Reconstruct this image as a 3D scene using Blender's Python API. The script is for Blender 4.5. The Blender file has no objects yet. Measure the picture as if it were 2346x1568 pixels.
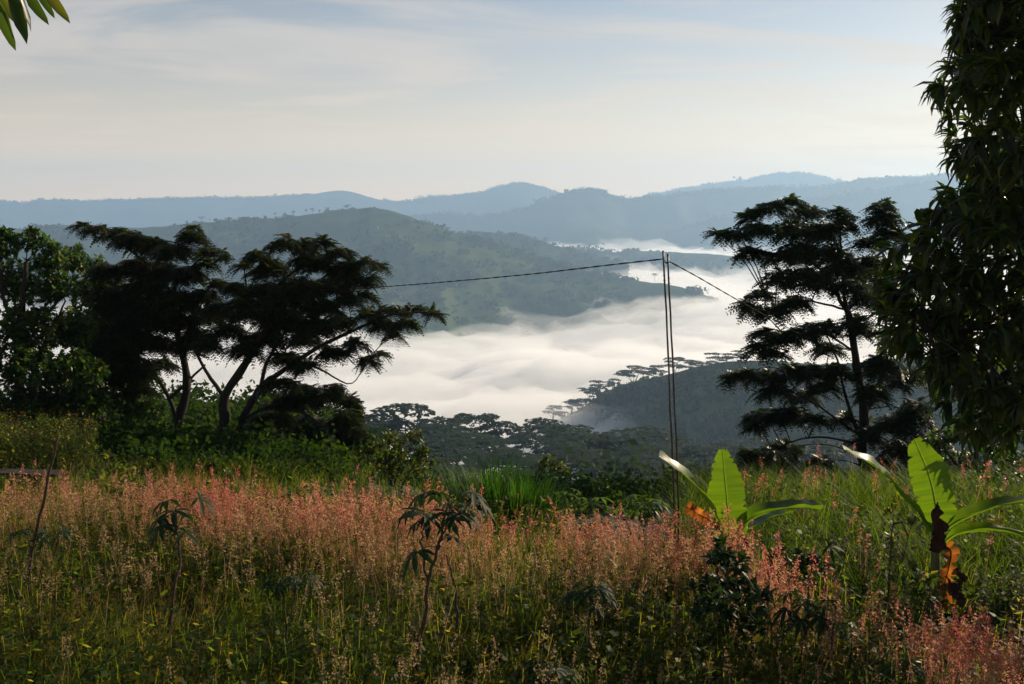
import bpy, math
import numpy as np
from mathutils import Vector, Quaternion, Matrix

S = bpy.context.scene
COL = S.collection
RNG = np.random.default_rng(7)

# ------------------------------------------------------------------ camera, sky, sun, exposure
FPX, CX, CY, PITCH, CAMZ = 2280.6, 1173.0, 784.0, math.radians(8.0), 4.5
cam_data = bpy.data.cameras.new('camera')
cam_data.sensor_width = 36.0
cam_data.lens = 35.0
cam_data.clip_start = 0.05
cam_data.clip_end = 40000.0
cam = bpy.data.objects.new('camera', cam_data)
COL.objects.link(cam)
cam.location = (0, 0, CAMZ)
cam.rotation_euler = (math.radians(90) - PITCH, 0, 0)
S.camera = cam

SUN_AZ, SUN_EL = math.radians(50), math.radians(24)
world = bpy.data.worlds.new('World')
S.world = world
world.use_nodes = True
wt = world.node_tree
wt.nodes.clear()
wn = wt.nodes.new
wl = wt.links.new
w_out = wn('ShaderNodeOutputWorld')
w_bg = wn('ShaderNodeBackground')
w_bg.inputs['Strength'].default_value = 0.062
sky = wn('ShaderNodeTexSky')
sky.sky_type = 'NISHITA'
sky.sun_disc = False
sky.sun_elevation = SUN_EL
sky.sun_rotation = SUN_AZ
sky.altitude = 800
sky.air_density = 1.0
sky.dust_density = 1.0
sky.ozone_density = 1.0
# thin high cloud: streaks laid out on a plane far overhead
tc = wn('ShaderNodeTexCoord')
sep = wn('ShaderNodeSeparateXYZ')
wl(tc.outputs['Generated'], sep.inputs[0])
def wmath(op, a, b=None, c=None):
    n = wn('ShaderNodeMath'); n.operation = op
    for i, v in enumerate((a, b, c)):
        if v is None: continue
        if isinstance(v, (int, float)): n.inputs[i].default_value = v
        else: wl(v, n.inputs[i])
    return n.outputs[0]
zc = wmath('ADD', wmath('MAXIMUM', sep.outputs[2], 0.0), 0.10)
comb = wn('ShaderNodeCombineXYZ')
wl(wmath('DIVIDE', sep.outputs[0], zc), comb.inputs[0])
wl(wmath('DIVIDE', sep.outputs[1], zc), comb.inputs[1])
mp = wn('ShaderNodeMapping')
mp.inputs['Rotation'].default_value = (0, 0, math.radians(-14))
mp.inputs['Scale'].default_value = (0.42, 0.85, 1)
mp.inputs['Location'].default_value = (7.9, 5.2, 0)
wl(comb.outputs[0], mp.inputs['Vector'])
n1 = wn('ShaderNodeTexNoise')
n1.inputs['Scale'].default_value = 1.9
n1.inputs['Detail'].default_value = 9
n1.inputs['Roughness'].default_value = 0.55
n1.inputs['Distortion'].default_value = 1.1
wl(mp.outputs[0], n1.inputs['Vector'])
ramp = wn('ShaderNodeMapRange')
ramp.interpolation_type = 'SMOOTHSTEP'
ramp.inputs['From Min'].default_value = 0.40
ramp.inputs['From Max'].default_value = 0.68
ramp.inputs['To Min'].default_value = 0.0
ramp.inputs['To Max'].default_value = 0.60
wl(n1.outputs['Fac'], ramp.inputs['Value'])
w_mix = wn('ShaderNodeMix'); w_mix.data_type = 'RGBA'
w_mix.inputs['B'].default_value = (8.0, 7.5, 7.0, 1)
wl(ramp.outputs['Result'], w_mix.inputs['Factor'])
wl(sky.outputs['Color'], w_mix.inputs['A'])
veil = wmath('MULTIPLY', wmath('POWER', wmath('SUBTRACT', 1.0, wmath('MAXIMUM', sep.outputs[2], 0.0)), 12.0), 0.92)
w_veil = wn('ShaderNodeMix'); w_veil.data_type = 'RGBA'
w_veil.inputs['B'].default_value = (18.5, 11.8, 5.6, 1)
wl(veil, w_veil.inputs['Factor'])
wl(w_mix.outputs['Result'], w_veil.inputs['A'])
wl(w_veil.outputs['Result'], w_bg.inputs['Color'])
wl(w_bg.outputs[0], w_out.inputs['Surface'])

sun_data = bpy.data.lights.new('sun', 'SUN')
sun_data.energy = 5.0
sun_data.angle = math.radians(0.6)
sun_data.color = (1.0, 0.82, 0.59)
sun = bpy.data.objects.new('sun', sun_data)
COL.objects.link(sun)
SUND = Vector((math.sin(SUN_AZ) * math.cos(SUN_EL), math.cos(SUN_AZ) * math.cos(SUN_EL), math.sin(SUN_EL)))
sun.rotation_euler = SUND.to_track_quat('Z', 'Y').to_euler()
sun.location = (60, 40, 60)

S.view_settings.view_transform = 'Standard'
S.view_settings.look = 'None'
S.view_settings.exposure = 0.42
S.view_settings.gamma = 1.0
S.view_settings.use_curve_mapping = False
S.cycles.max_bounces = 8
S.cycles.diffuse_bounces = 3
S.cycles.glossy_bounces = 2
S.cycles.transmission_bounces = 4
S.cycles.transparent_max_bounces = 8
S.cycles.volume_bounces = 6
S.cycles.use_denoising = True

# ------------------------------------------------------------------ helpers
def at(px, py, Y):
    """world point on the line of sight through a place in the photograph, Y metres ahead"""
    a, b = (px - CX) / FPX, (CY - py) / FPX
    dy = math.cos(PITCH) + b * math.sin(PITCH)
    dz = -math.sin(PITCH) + b * math.cos(PITCH)
    s = Y / dy
    return np.array((a * s, Y, CAMZ + dz * s))

def hash2(ix, iy, seed):
    h = (ix.astype(np.int64) * 374761393 + iy.astype(np.int64) * 668265263 + seed * 1442695041) & 0x7fffffff
    h = ((h ^ (h >> 13)) * 1274126177) & 0x7fffffff
    return ((h ^ (h >> 16)) & 0xffff) / 65535.0

def vnoise(x, y, seed=0):
    x = np.asarray(x, float); y = np.asarray(y, float)
    ix, iy = np.floor(x), np.floor(y)
    fx, fy = x - ix, y - iy
    ux, uy = fx * fx * fx * (fx * (fx * 6 - 15) + 10), fy * fy * fy * (fy * (fy * 6 - 15) + 10)
    a, b = hash2(ix, iy, seed), hash2(ix + 1, iy, seed)
    c, d = hash2(ix, iy + 1, seed), hash2(ix + 1, iy + 1, seed)
    return (a + (b - a) * ux) * (1 - uy) + (c + (d - c) * ux) * uy - 0.5

def fbm(x, y, octs=4, seed=0, gain=0.5):
    s, a = 0.0, 1.0
    for o in range(octs):
        s = s + a * vnoise(x * 2 ** o + 17.3 * o, y * 2 ** o + 9.1 * o, seed + o)
        a *= gain
    return s

def sstep(a, b, x):
    t = np.clip((np.asarray(x, float) - a) / (b - a), 0, 1)
    return t * t * (3 - 2 * t)

def gh(x, y):
    """height of the ground"""
    x = np.asarray(x, float); y = np.asarray(y, float)
    t = np.maximum(0, y - 11)
    z = np.where(t < 8.25, 0.02 * t * t, 1.361 + 0.33 * (t - 8.25))
    z = np.minimum(z, 290.0)
    r = x / np.maximum(y, 1)
    k = 0.5 + 0.5 * sstep(-0.24, -0.04, r)
    k = k + (1 - k) * sstep(50, 130, y)
    n = 0.16 * fbm(x * 0.35, y * 0.35, 3, 5) + sstep(60, 200, y) * 14 * fbm(x / 90, y / 90, 3, 8)
    return -z * k + n

def tag(o, label=None, cat=None, group=None, kind=None):
    if label: o['label'] = label
    if cat: o['category'] = cat
    if group: o['group'] = group
    if kind: o['kind'] = kind
    return o

def mesh(name, V, faces, mat, parent=None, smooth=True, rnd=None):
    """faces: list of (n, k) index arrays; linked as one mesh object"""
    me = bpy.data.meshes.new(name)
    V = np.asarray(V, np.float32)
    me.vertices.add(len(V))
    me.vertices.foreach_set('co', V.ravel())
    faces = [np.asarray(f, np.int32) for f in faces if len(f)]
    tot = np.concatenate([np.full(len(f), f.shape[1], np.int32) for f in faces])
    idx = np.concatenate([f.ravel() for f in faces])
    me.loops.add(len(idx))
    me.loops.foreach_set('vertex_index', idx)
    me.polygons.add(len(tot))
    st = np.zeros(len(tot), np.int32); st[1:] = np.cumsum(tot)[:-1]
    me.polygons.foreach_set('loop_start', st)
    me.polygons.foreach_set('loop_total', tot)
    me.polygons.foreach_set('use_smooth', np.full(len(tot), smooth, bool))
    if rnd is not None:
        a = me.attributes.new('rnd', 'FLOAT', 'POINT')
        a.data.foreach_set('value', np.asarray(rnd, np.float32))
    me.update(calc_edges=True)
    if isinstance(mat, (list, tuple)):
        for m in mat: me.materials.append(m)
    elif mat: me.materials.append(mat)
    o = bpy.data.objects.new(name, me)
    COL.objects.link(o)
    if parent: o.parent = parent
    return o

def empty(name, loc=(0, 0, 0), parent=None):
    o = bpy.data.objects.new(name, None)
    o.empty_display_size = 0.1
    COL.objects.link(o)
    o.location = loc
    if parent: o.parent = parent
    return o

class Geo:
    """collects pieces of one mesh"""
    def __init__(s): s.V = []; s.F = {}; s.R = []; s.n = 0
    def add(s, V, faces, r=0.5):
        V = np.asarray(V, float).reshape(-1, 3)
        for f in faces:
            f = np.asarray(f, np.int64)
            if len(f): s.F.setdefault(f.shape[1], []).append(f + s.n)
        s.V.append(V); s.n += len(V)
        s.R.append(np.full(len(V), r, float) if np.isscalar(r) else np.asarray(r, float))
        return s
    def tube(s, pts, rad, sides=6, r=0.5, cap=True):
        pts = np.asarray(pts, float); n = len(pts)
        rad = np.broadcast_to(np.asarray(rad, float), (n,))
        t = np.gradient(pts, axis=0); t /= np.linalg.norm(t, axis=1)[:, None] + 1e-9
        ref = np.array((0.31, 0.87, 0.2)) if abs(t[:, 2]).mean() > 0.6 else np.array((0.05, 0.02, 1.0))
        a = np.cross(t, ref); a /= np.linalg.norm(a, axis=1)[:, None] + 1e-9
        b = np.cross(t, a)
        th = np.arange(sides) * 2 * math.pi / sides
        ring = (np.cos(th)[None, :, None] * a[:, None] + np.sin(th)[None, :, None] * b[:, None]) * rad[:, None, None]
        V = (pts[:, None] + ring).reshape(-1, 3)
        i = np.arange(n - 1)[:, None] * sides; j = np.arange(sides)[None]; jn = (j + 1) % sides
        f = np.stack([i + j, i + jn, i + sides + jn, i + sides + j], -1).reshape(-1, 4)
        fs = [f]
        if cap:
            fs.append(np.array([np.arange(sides)[::-1]])); fs.append(np.array([np.arange(sides) + (n - 1) * sides]))
        return s.add(V, fs, r)
    def box(s, c, d, R=None, r=0.5):
        q = np.array([(x, y, z) for x in (-1, 1) for y in (-1, 1) for z in (-1, 1)], float) * np.asarray(d) / 2
        if R is not None: q = q @ np.asarray(R).T
        return s.add(q + np.asarray(c), [np.array([(0, 1, 3, 2), (4, 6, 7, 5), (0, 4, 5, 1), (2, 3, 7, 6), (0, 2, 6, 4), (1, 5, 7, 3)])], r)
    def scatter(s, T, M, pos, r):
        """T=(verts, faces, rel) template; M (n,3,3) and pos (n,3): one copy each"""
        tv, tf = T[0], T[1]
        n = len(pos); k = len(tv)
        if n == 0: return s
        V = np.einsum('nij,kj->nki', M, tv) + np.asarray(pos)[:, None]
        fs = [(f[None] + (np.arange(n) * k)[:, None, None]).reshape(-1, f.shape[1]) for f in tf]
        return s.add(V.reshape(-1, 3), fs, np.repeat(np.asarray(r, float), k))
    def tris(s): return sum(sum(len(a) for a in l) * (k - 2) for k, l in s.F.items())
    def build(s, name, mat, parent=None, smooth=True):
        V = np.concatenate(s.V)
        if parent is not None and parent.type == 'EMPTY':
            V = V - np.array(parent.location)
        return mesh(name, V, [np.concatenate(l) for l in s.F.values()], mat, parent, smooth, np.concatenate(s.R))

def frames(d, up, s=1.0):
    """rotation matrices with +Y along d and +Z near up; (n,3,3)"""
    d = np.asarray(d, float); d = d / (np.linalg.norm(d, axis=1)[:, None] + 1e-9)
    up = np.broadcast_to(np.asarray(up, float), d.shape)
    x = np.cross(d, up); ln = np.linalg.norm(x, axis=1)[:, None]
    x = np.where(ln < 1e-3, np.array((1.0, 0, 0)), x / (ln + 1e-9))
    z = np.cross(x, d)
    M = np.stack([x, d, z], -1)
    return M * np.broadcast_to(np.asarray(s, float), (len(d),))[:, None, None]

def smooth_path(p, n):
    """Catmull-Rom through points"""
    p = np.asarray(p, float)
    q = np.vstack([2 * p[0] - p[1], p, 2 * p[-1] - p[-2]])
    out = []
    u = np.linspace(0, len(p) - 1 - 1e-6, n)
    for v in u:
        i = int(v); t = v - i
        a, b, c, d = q[i], q[i + 1], q[i + 2], q[i + 3]
        out.append(0.5 * ((2 * b) + (-a + c) * t + (2 * a - 5 * b + 4 * c - d) * t * t + (-a + 3 * b - 3 * c + d) * t ** 3))
    return np.array(out)

# ------------------------------------------------------------------ materials
def new_mat(name):
    m = bpy.data.materials.new(name); m.use_nodes = True
    nt = m.node_tree; nt.nodes.clear()
    return m, nt, nt.nodes.new, nt.links.new

def ramp_node(nn, stops):
    r = nn('ShaderNodeValToRGB')
    e = r.color_ramp.elements
    while len(e) < len(stops): e.new(0.5)
    for i, (p, c) in enumerate(stops):
        e[i].position = p; e[i].color = (*c, 1)
    return r

def leaf_mat(name, stops, tstops, trans=0.4, rough=0.45, spec=0.4):
    """leaf: glossy reflecting face plus light coming through it; 'rnd' varies it leaf by leaf"""
    m, nt, nn, ll = new_mat(name)
    out = nn('ShaderNodeOutputMaterial')
    at_ = nn('ShaderNodeAttribute'); at_.attribute_name = 'rnd'
    a = ramp_node(nn, stops); b = ramp_node(nn, tstops)
    ll(at_.outputs['Fac'], a.inputs[0]); ll(at_.outputs['Fac'], b.inputs[0])
    p = nn('ShaderNodeBsdfPrincipled')
    p.inputs['Roughness'].default_value = rough
    p.inputs['Specular IOR Level'].default_value = spec
    t = nn('ShaderNodeBsdfTranslucent')
    ll(a.outputs[0], p.inputs['Base Color']); ll(b.outputs[0], t.inputs['Color'])
    mx = nn('ShaderNodeMixShader'); mx.inputs[0].default_value = trans
    ll(p.outputs[0], mx.inputs[1]); ll(t.outputs[0], mx.inputs[2])
    ll(mx.outputs[0], out.inputs['Surface'])
    return m

def rough_mat(name, stops, scale=6.0, rough=0.85, bump=0.3, stretch=(1, 1, 1), detail=6, spec=0.3):
    m, nt, nn, ll = new_mat(name)
    out = nn('ShaderNodeOutputMaterial')
    t = nn('ShaderNodeTexCoord'); mp = nn('ShaderNodeMapping')
    mp.inputs['Scale'].default_value = stretch
    n = nn('ShaderNodeTexNoise'); n.inputs['Scale'].default_value = scale; n.inputs['Detail'].default_value = detail
    n.inputs['Roughness'].default_value = 0.62
    r = ramp_node(nn, stops)
    p = nn('ShaderNodeBsdfPrincipled'); p.inputs['Roughness'].default_value = rough
    p.inputs['Specular IOR Level'].default_value = spec
    b = nn('ShaderNodeBump'); b.inputs['Strength'].default_value = bump; b.inputs['Distance'].default_value = 0.05
    ll(t.outputs['Object'], mp.inputs[0]); ll(mp.outputs[0], n.inputs['Vector'])
    ll(n.outputs['Fac'], r.inputs[0]); ll(r.outputs[0], p.inputs['Base Color'])
    ll(n.outputs['Fac'], b.inputs['Height']); ll(b.outputs[0], p.inputs['Normal'])
    ll(p.outputs[0], out.inputs['Surface'])
    return m

M_ground = rough_mat('soil and litter', [(0.3, (0.020, 0.016, 0.008)), (0.55, (0.035, 0.035, 0.012)), (0.75, (0.05, 0.04, 0.02))], 3.0)
M_hill = rough_mat('hill scrub', [(0.34, (0.030, 0.050, 0.018)), (0.5, (0.055, 0.085, 0.028)), (0.66, (0.075, 0.095, 0.034))], 0.011, 0.95, 0.0, detail=9, spec=0.0)
M_farhill = rough_mat('far forest', [(0.34, (0.028, 0.045, 0.020)), (0.6, (0.05, 0.075, 0.03))], 0.006, 0.95, 0.0, detail=9, spec=0.0)
M_hilltree = leaf_mat('hill tree leaves', [(0.0, (0.018, 0.034, 0.012)), (0.7, (0.036, 0.060, 0.018)), (1.0, (0.06, 0.082, 0.025))],
                      [(0.0, (0.03, 0.06, 0.01)), (1.0, (0.11, 0.15, 0.03))], 0.25, 0.8, 0.1)
M_bark = rough_mat('bark', [(0.3, (0.010, 0.008, 0.006)), (0.7, (0.030, 0.025, 0.02))], 14, 0.9, 0.5, (1, 1, 0.25))

# ------------------------------------------------------------------ the land
def build_ground():
    ys = np.concatenate([np.linspace(-40, 6, 24), np.linspace(6.4, 34, 90), 34 * np.exp(np.linspace(0.02, math.log(7400 / 34), 150))])
    us = np.linspace(-1, 1, 111)
    us = np.sign(us) * np.abs(us) ** 1.25
    Y, U = np.meshgrid(ys, us, indexing='ij')
    X = U * (22 + np.abs(Y) * 0.95)
    Z = gh(X, Y)
    V = np.stack([X, Y, Z], -1).reshape(-1, 3)
    n, m = len(ys), len(us)
    i = np.arange(n - 1)[:, None] * m + np.arange(m - 1)[None]
    f = np.stack([i, i + 1, i + m + 1, i + m], -1).reshape(-1, 4)
    return tag(mesh('ground', V, [f], M_ground), 'grassy hillside falling away into the valley', kind='structure')
build_ground()

HILLS = {}
def build_hill(name, label, crest, base, sf, sb, amp, mat, nu=220, nv=46, seed=1, wl=260, prof=1.15, tilt=0.0):
    """crest: (px, py, distance) along the skyline; sf / sb: fall of the near / far flank"""
    C = np.array([at(*c) for c in crest])
    L = np.concatenate([[0], np.cumsum(np.linalg.norm(np.diff(C[:, :2], axis=0), axis=1))])
    u = np.linspace(0, L[-1], nu)
    sm = smooth_path(C, nu * 2)
    Ls = np.concatenate([[0], np.cumsum(np.linalg.norm(np.diff(sm[:, :2], axis=0), axis=1))])
    P = np.stack([np.interp(u * Ls[-1] / L[-1], Ls, sm[:, k]) for k in range(3)], -1)
    rad = -P[:, :2] / np.linalg.norm(P[:, :2], axis=1)[:, None]
    if tilt: rad = rad @ np.array([[math.cos(tilt), math.sin(tilt)], [-math.sin(tilt), math.cos(tilt)]])
    P[:, 2] += 0.08 * amp * fbm(u / (wl * 0.16), u * 0, 3, seed + 30)
    v = np.linspace(-0.6, 1, nv)
    v = np.sign(v) * np.abs(v) ** 1.3
    H = np.maximum(P[:, 2] - base, 5)
    W = np.where(v[None] > 0, H[:, None] / sf, H[:, None] / sb)
    X = P[:, None, 0] + rad[:, None, 0] * v[None] * W
    Y = P[:, None, 1] + rad[:, None, 1] * v[None] * W
    a = np.abs(v)[None]
    pr = (1 - a) ** prof
    wx = X + 60 * fbm(X / 300, Y / 300, 2, seed + 9); wy = Y + 60 * fbm(X / 300, Y / 300, 2, seed + 12)
    rid = 1 - 2 * np.abs(fbm(wx / wl, wy / wl, 4, seed))
    Z = base + H[:, None] * pr + amp * (rid - 0.7) * np.clip(a * 5, 0, 1) * (1 - 0.5 * a)
    V = np.stack([X, Y, Z], -1)
    n, m = nu, nv
    i = np.arange(n - 1)[:, None] * m + np.arange(m - 1)[None]
    f = np.stack([i, i + 1, i + m + 1, i + m], -1).reshape(-1, 4)
    o = tag(mesh(name, V.reshape(-1, 3), [f], mat), label, kind='structure')
    HILLS[name] = (o, V, v)
    return o

def tuft(seed, n=46, flat=0.8):
    """a far tree crown: many small leafy faces on an uneven lump"""
    g = np.random.default_rng(seed)
    V, Fs = [], []
    lob = g.normal(size=(5, 3)) * (0.45, 0.45, 0.25)
    for k in range(n):
        c = lob[g.integers(5)]; d = g.normal(size=3); d /= np.linalg.norm(d)
        p = c + d * g.uniform(0.35, 0.6); p[2] *= flat
        a = np.cross(d, g.normal(size=3)); a /= np.linalg.norm(a); b = np.cross(d, a)
        q = g.uniform(0.16, 0.30) * (46 / n) ** 0.2
        V += [p - a * q, p + b * q * 0.9, p + a * q, p - b * q * 0.9]
        Fs.append([4 * k, 4 * k + 1, 4 * k + 2, 4 * k + 3])
    return np.array(V), [np.array(Fs)]
TUFTS = [tuft(s, 20) for s in range(4)]
TUFTS_FAR = [tuft(s + 20, 14) for s in range(4)]

def wood_on(name, count, size, seed, vlo=0.0, vhi=1.0, thr=-1.0, wl=120.0, edge=0, lobe=False):
    """trees that read as one mass, scattered over a hill"""
    o, V, v = HILLS[name]
    g = np.random.default_rng(seed)
    nu, nv = V.shape[:2]
    iu = g.uniform(0, nu - 1.001, count)
    k0, k1 = np.searchsorted(v, vlo), np.searchsorted(v, vhi) - 1
    iv = g.uniform(k0, max(k0 + 0.5, k1), count)
    a, b = iu.astype(int), iv.astype(int); b = np.minimum(b, nv - 2); fa, fb = (iu - a)[:, None], (iv - b)[:, None]
    P = (V[a, b] * (1 - fa) + V[a + 1, b] * fa) * (1 - fb) + (V[a, b + 1] * (1 - fa) + V[a + 1, b + 1] * fa) * fb
    keep = fbm(P[:, 0] / wl, P[:, 1] / wl, 3, seed) > thr
    P = P[keep]
    s = size * np.exp(g.normal(0, 0.32, len(P)))
    G = Geo()
    for k in range(4):
        q = np.arange(len(P)) % 4 == k
        th = g.uniform(0, 6.28, q.sum()); c_, s_ = np.cos(th), np.sin(th); z = np.zeros_like(c_)
        M = np.stack([np.stack([c_, -s_, z], -1), np.stack([s_, c_, z], -1), np.stack([z, z, z + 1], -1)], 1) * s[q][:, None, None]
        G.scatter((TUFTS_FAR if size > 9.5 else TUFTS)[k], M, P[q] + np.stack([z, z, s[q] * 0.35], -1), g.uniform(0, 1, q.sum()))
    w = G.build(name + '_wood', M_hilltree, o)
    w.name = 'wood'
    return tag(w, 'scrub and trees covering the hillside', kind='stuff')

build_hill('far_ridge', 'palest and highest far ridge, upper right of the skyline',
           [(1380, 470, 6900), (1440, 457, 6900), (1560, 434, 6900), (1700, 414, 6900), (1760, 402, 6900), (1810, 396, 6900), (1870, 402, 6900), (1930, 416, 6850), (2010, 432, 6800), (2120, 450, 6750)],
           -300, 0.30, 0.3, 60, M_farhill, 200, 30, 3, 700)
build_hill('distant_ridge', 'long pale blue ridge across the left skyline',
           [(-1500, 470, 6400), (-1000, 455, 6500), (-600, 466, 6600), (-260, 462, 6600), (0, 461, 6600), (55, 467, 6600), (100, 457, 6600), (180, 461, 6600), (260, 461, 6600), (350, 457, 6600), (480, 454, 6600), (600, 453, 6600), (700, 446, 6600), (780, 437, 6600), (850, 452, 6550), (910, 463, 6550), (1000, 451, 6500), (1100, 441, 6500), (1150, 426, 6450), (1200, 421, 6450), (1280, 442, 6450), (1360, 470, 6400), (1450, 500, 6350)],
           -300, 0.25, 0.3, 70, M_farhill, 400, 30, 5, 600)
build_hill('peaked_ridge', 'blue ridge with a small wooded peak right of centre',
           [(900, 520, 4800), (950, 497, 4800), (1020, 492, 4800), (1100, 494, 4800), (1190, 482, 4800), (1240, 462, 4800), (1290, 443, 4800), (1330, 432, 4800), (1362, 433, 4800), (1400, 449, 4800), (1440, 456, 4850), (1540, 446, 4900), (1700, 431, 5000), (1850, 430, 5000), (1990, 411, 5000), (2100, 405, 5000), (2200, 398, 5000), (2500, 380, 5000), (3000, 400, 4900), (3600, 440, 4700)],
           -300, 0.30, 0.3, 70, M_farhill, 320, 36, 11, 520)
build_hill('side_spur', 'long spur dropping left behind the right-hand tree',
           [(1380, 572, 4500), (1440, 556, 4450), (1520, 535, 4400), (1600, 512, 4400), (1700, 488, 4400), (1850, 456, 4400), (2000, 436, 4400), (2150, 416, 4400), (2500, 390, 4400), (3100, 420, 4300)],
           -300, 0.30, 0.3, 50, M_farhill, 200, 36, 15, 420)
build_hill('low_ridge', 'low wooded ridge half drowned in the far fog',
           [(1180, 585, 3300), (1260, 575, 3250), (1330, 571, 3200), (1400, 577, 3150), (1480, 575, 3100), (1560, 578, 3050), (1640, 582, 3000), (1720, 590, 2950), (1850, 592, 2950)],
           -300, 0.22, 0.22, 16, M_hill, 160, 26, 21, 200)
build_hill('back_shoulder', 'wooded shoulder behind the green hill',
           [(900, 560, 2800), (1000, 540, 2800), (1080, 534, 2750), (1150, 538, 2720), (1220, 551, 2700), (1280, 566, 2680), (1360, 588, 2650), (1440, 606, 2600)],
           -300, 0.32, 0.32, 24, M_hill, 160, 34, 25, 220)
build_hill('green_hill', 'broad green hill in the middle with a rounded wooded summit',
           [(-1400, 640, 2500), (-1000, 600, 2600), (-600, 565, 2700), (-300, 545, 2700), (-100, 532, 2650), (60, 524, 2600), (180, 521, 2550), (320, 523, 2500), (440, 510, 2450), (520, 507, 2420), (630, 499, 2400), (720, 489, 2350), (790, 480, 2320), (850, 477, 2300), (900, 485, 2270), (960, 503, 2240), (1050, 534, 2200), (1150, 560, 2160), (1250, 593, 2120), (1330, 617, 2080), (1430, 637, 2050), (1530, 652, 2020), (1590, 672, 2000), (1640, 700, 1980), (1670, 740, 1960)],
           -300, 0.265, 0.34, 46, M_hill, 520, 80, 31, 270, 1.0)
build_hill('near_ridge', 'dark wooded ridge running down right into the fog',
           [(1130, 1060, 1000), (1240, 996, 960), (1300, 962, 930), (1370, 908, 880), (1440, 878, 840), (1530, 858, 800), (1620, 836, 760), (1700, 826, 730), (1800, 830, 700), (1900, 836, 690), (2050, 822, 680), (2346, 806, 670), (2700, 800, 650), (3400, 860, 600)],
           -300, 0.62, 0.4, 12, M_hill, 260, 60, 41, 150, 1.0)
wood_on('green_hill', 6200, 7.5, 51, -0.05, 0.95, -0.12, 160)
wood_on('back_shoulder', 1300, 9, 52, -0.05, 0.8, -0.5)
wood_on('low_ridge', 1500, 10, 53, -0.2, 0.8, -0.2, 200)
wood_on('near_ridge', 3600, 5.0, 54, 0.02, 0.9, -0.9)
wood_on('peaked_ridge', 2400, 10, 55, -0.01, 0.05, -0.9)
wood_on('distant_ridge', 3000, 10.5, 56, -0.01, 0.05, -0.3, 300)
wood_on('far_ridge', 1000, 11, 57, -0.01, 0.05, -0.6)
wood_on('side_spur', 1000, 10, 58, -0.01, 0.05, -0.6)

# ------------------------------------------------------------------ valley fog and the air
def build_fog(name, label, lift, dens, big_a, bil_a, sml_a, seed):
    ys = np.concatenate([np.linspace(560, 2100, 180), np.linspace(2112, 5200, 80)])
    us = np.linspace(-1, 1, 170)
    Y, U = np.meshgrid(ys, us, indexing='ij')
    X = U * (500 + 0.75 * Y)
    wx = X + 40 * fbm(X / 130, Y / 130, 3, 70 + seed); wy = Y + 40 * fbm(X / 130, Y / 130, 3, 75 + seed)
    big = fbm(X / 340, Y / 240, 3, 60 + seed)
    bil = np.abs(fbm(wx / 150, wy / 90, 4, 61 + seed, 0.45))
    sml = np.abs(fbm(wx / 46, wy / 32, 3, 64 + seed))
    Z = -220 + lift + big_a * big + bil_a * bil + sml_a * sml + 12 * fbm(wx / 90, wy / 55, 3, 90 + seed)
    # it laps up the flanks of the two nearer hills
    Z += 26 * np.exp(-((X - 130) / 110) ** 2 - ((Y - 830) / 90) ** 2)
    Z += 22 * np.exp(-((X - 430) / 150) ** 2 - ((Y - 1800) / 190) ** 2) + 14 * np.exp(-((X - 560) / 120) ** 2 - ((Y - 1500) / 120) ** 2)
    Z += sstep(1800, 2800, Y) * (10 + 34 * fbm(X / 260, Y / 170, 3, 66 + seed)) + sstep(2000, 3000, Y) * sml_a * fbm(X / 70, Y / 60, 3, 68 + seed)
    Z += lift * 2.2 * np.exp(-((X - 140) / 130) ** 2 - ((Y - 830) / 110) ** 2)
    Z += lift * 2.6 * np.exp(-((X - 330) / 170) ** 2 - ((Y - 1800) / 260) ** 2)
    V = np.stack([X, Y, Z], -1).reshape(-1, 3)
    n, m = len(ys), len(us)
    i = np.arange(n - 1)[:, None] * m + np.arange(m - 1)[None]
    f = np.stack([i, i + 1, i + m + 1, i + m], -1).reshape(-1, 4)
    ring = np.concatenate([np.arange(m), np.arange(1, n) * m + m - 1, (n - 1) * m + np.arange(m - 2, -1, -1), np.arange(n - 2, 0, -1) * m])
    B = V[ring].copy(); B[:, 2] = -296
    L = len(ring); j = np.arange(L); j2 = (j + 1) % L; k = n * m
    side = np.stack([ring[j2], ring[j], k + j, k + j2], -1)
    floor = (k + np.arange(L))[::-1][None]
    m_, nt, nn, ll = new_mat(name)
    out = nn('ShaderNodeOutputMaterial'); v = nn('ShaderNodeVolumeScatter')
    v.inputs['Color'].default_value = (0.995, 0.985, 0.98, 1)
    v.inputs['Density'].default_value = dens
    v.inputs['Anisotropy'].default_value = 0.35
    ll(v.outputs[0], out.inputs['Volume'])
    o = mesh(name, np.concatenate([V, B]), [f, side, floor], m_)
    return tag(o, label, 'fog', kind='stuff')
build_fog('valley_fog', 'white sea of fog filling the valley', 0, 0.030, 26, 40, 17, 0)
build_fog('thin_mist', 'thin mist drifting over the sea of fog', 9, 0.0050, 40, 52, 32, 200)

def build_haze():
    G = Geo(); G.box((0, 3700, -23), (14800, 7700, 580))
    m_, nt, nn, ll = new_mat('haze')
    out = nn('ShaderNodeOutputMaterial'); v = nn('ShaderNodeVolumePrincipled')
    v.inputs['Color'].default_value = (0.46, 0.69, 1.0, 1)
    v.inputs['Density'].default_value = 0.00017
    v.inputs['Anisotropy'].default_value = 0.35
    v.inputs['Density Attribute'].default_value = ''
    ll(v.outputs[0], out.inputs['Volume'])
    o = G.build('haze', m_, smooth=False)
    return tag(o, 'thin blue morning haze in the air', 'haze', kind='stuff')
build_haze()

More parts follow.
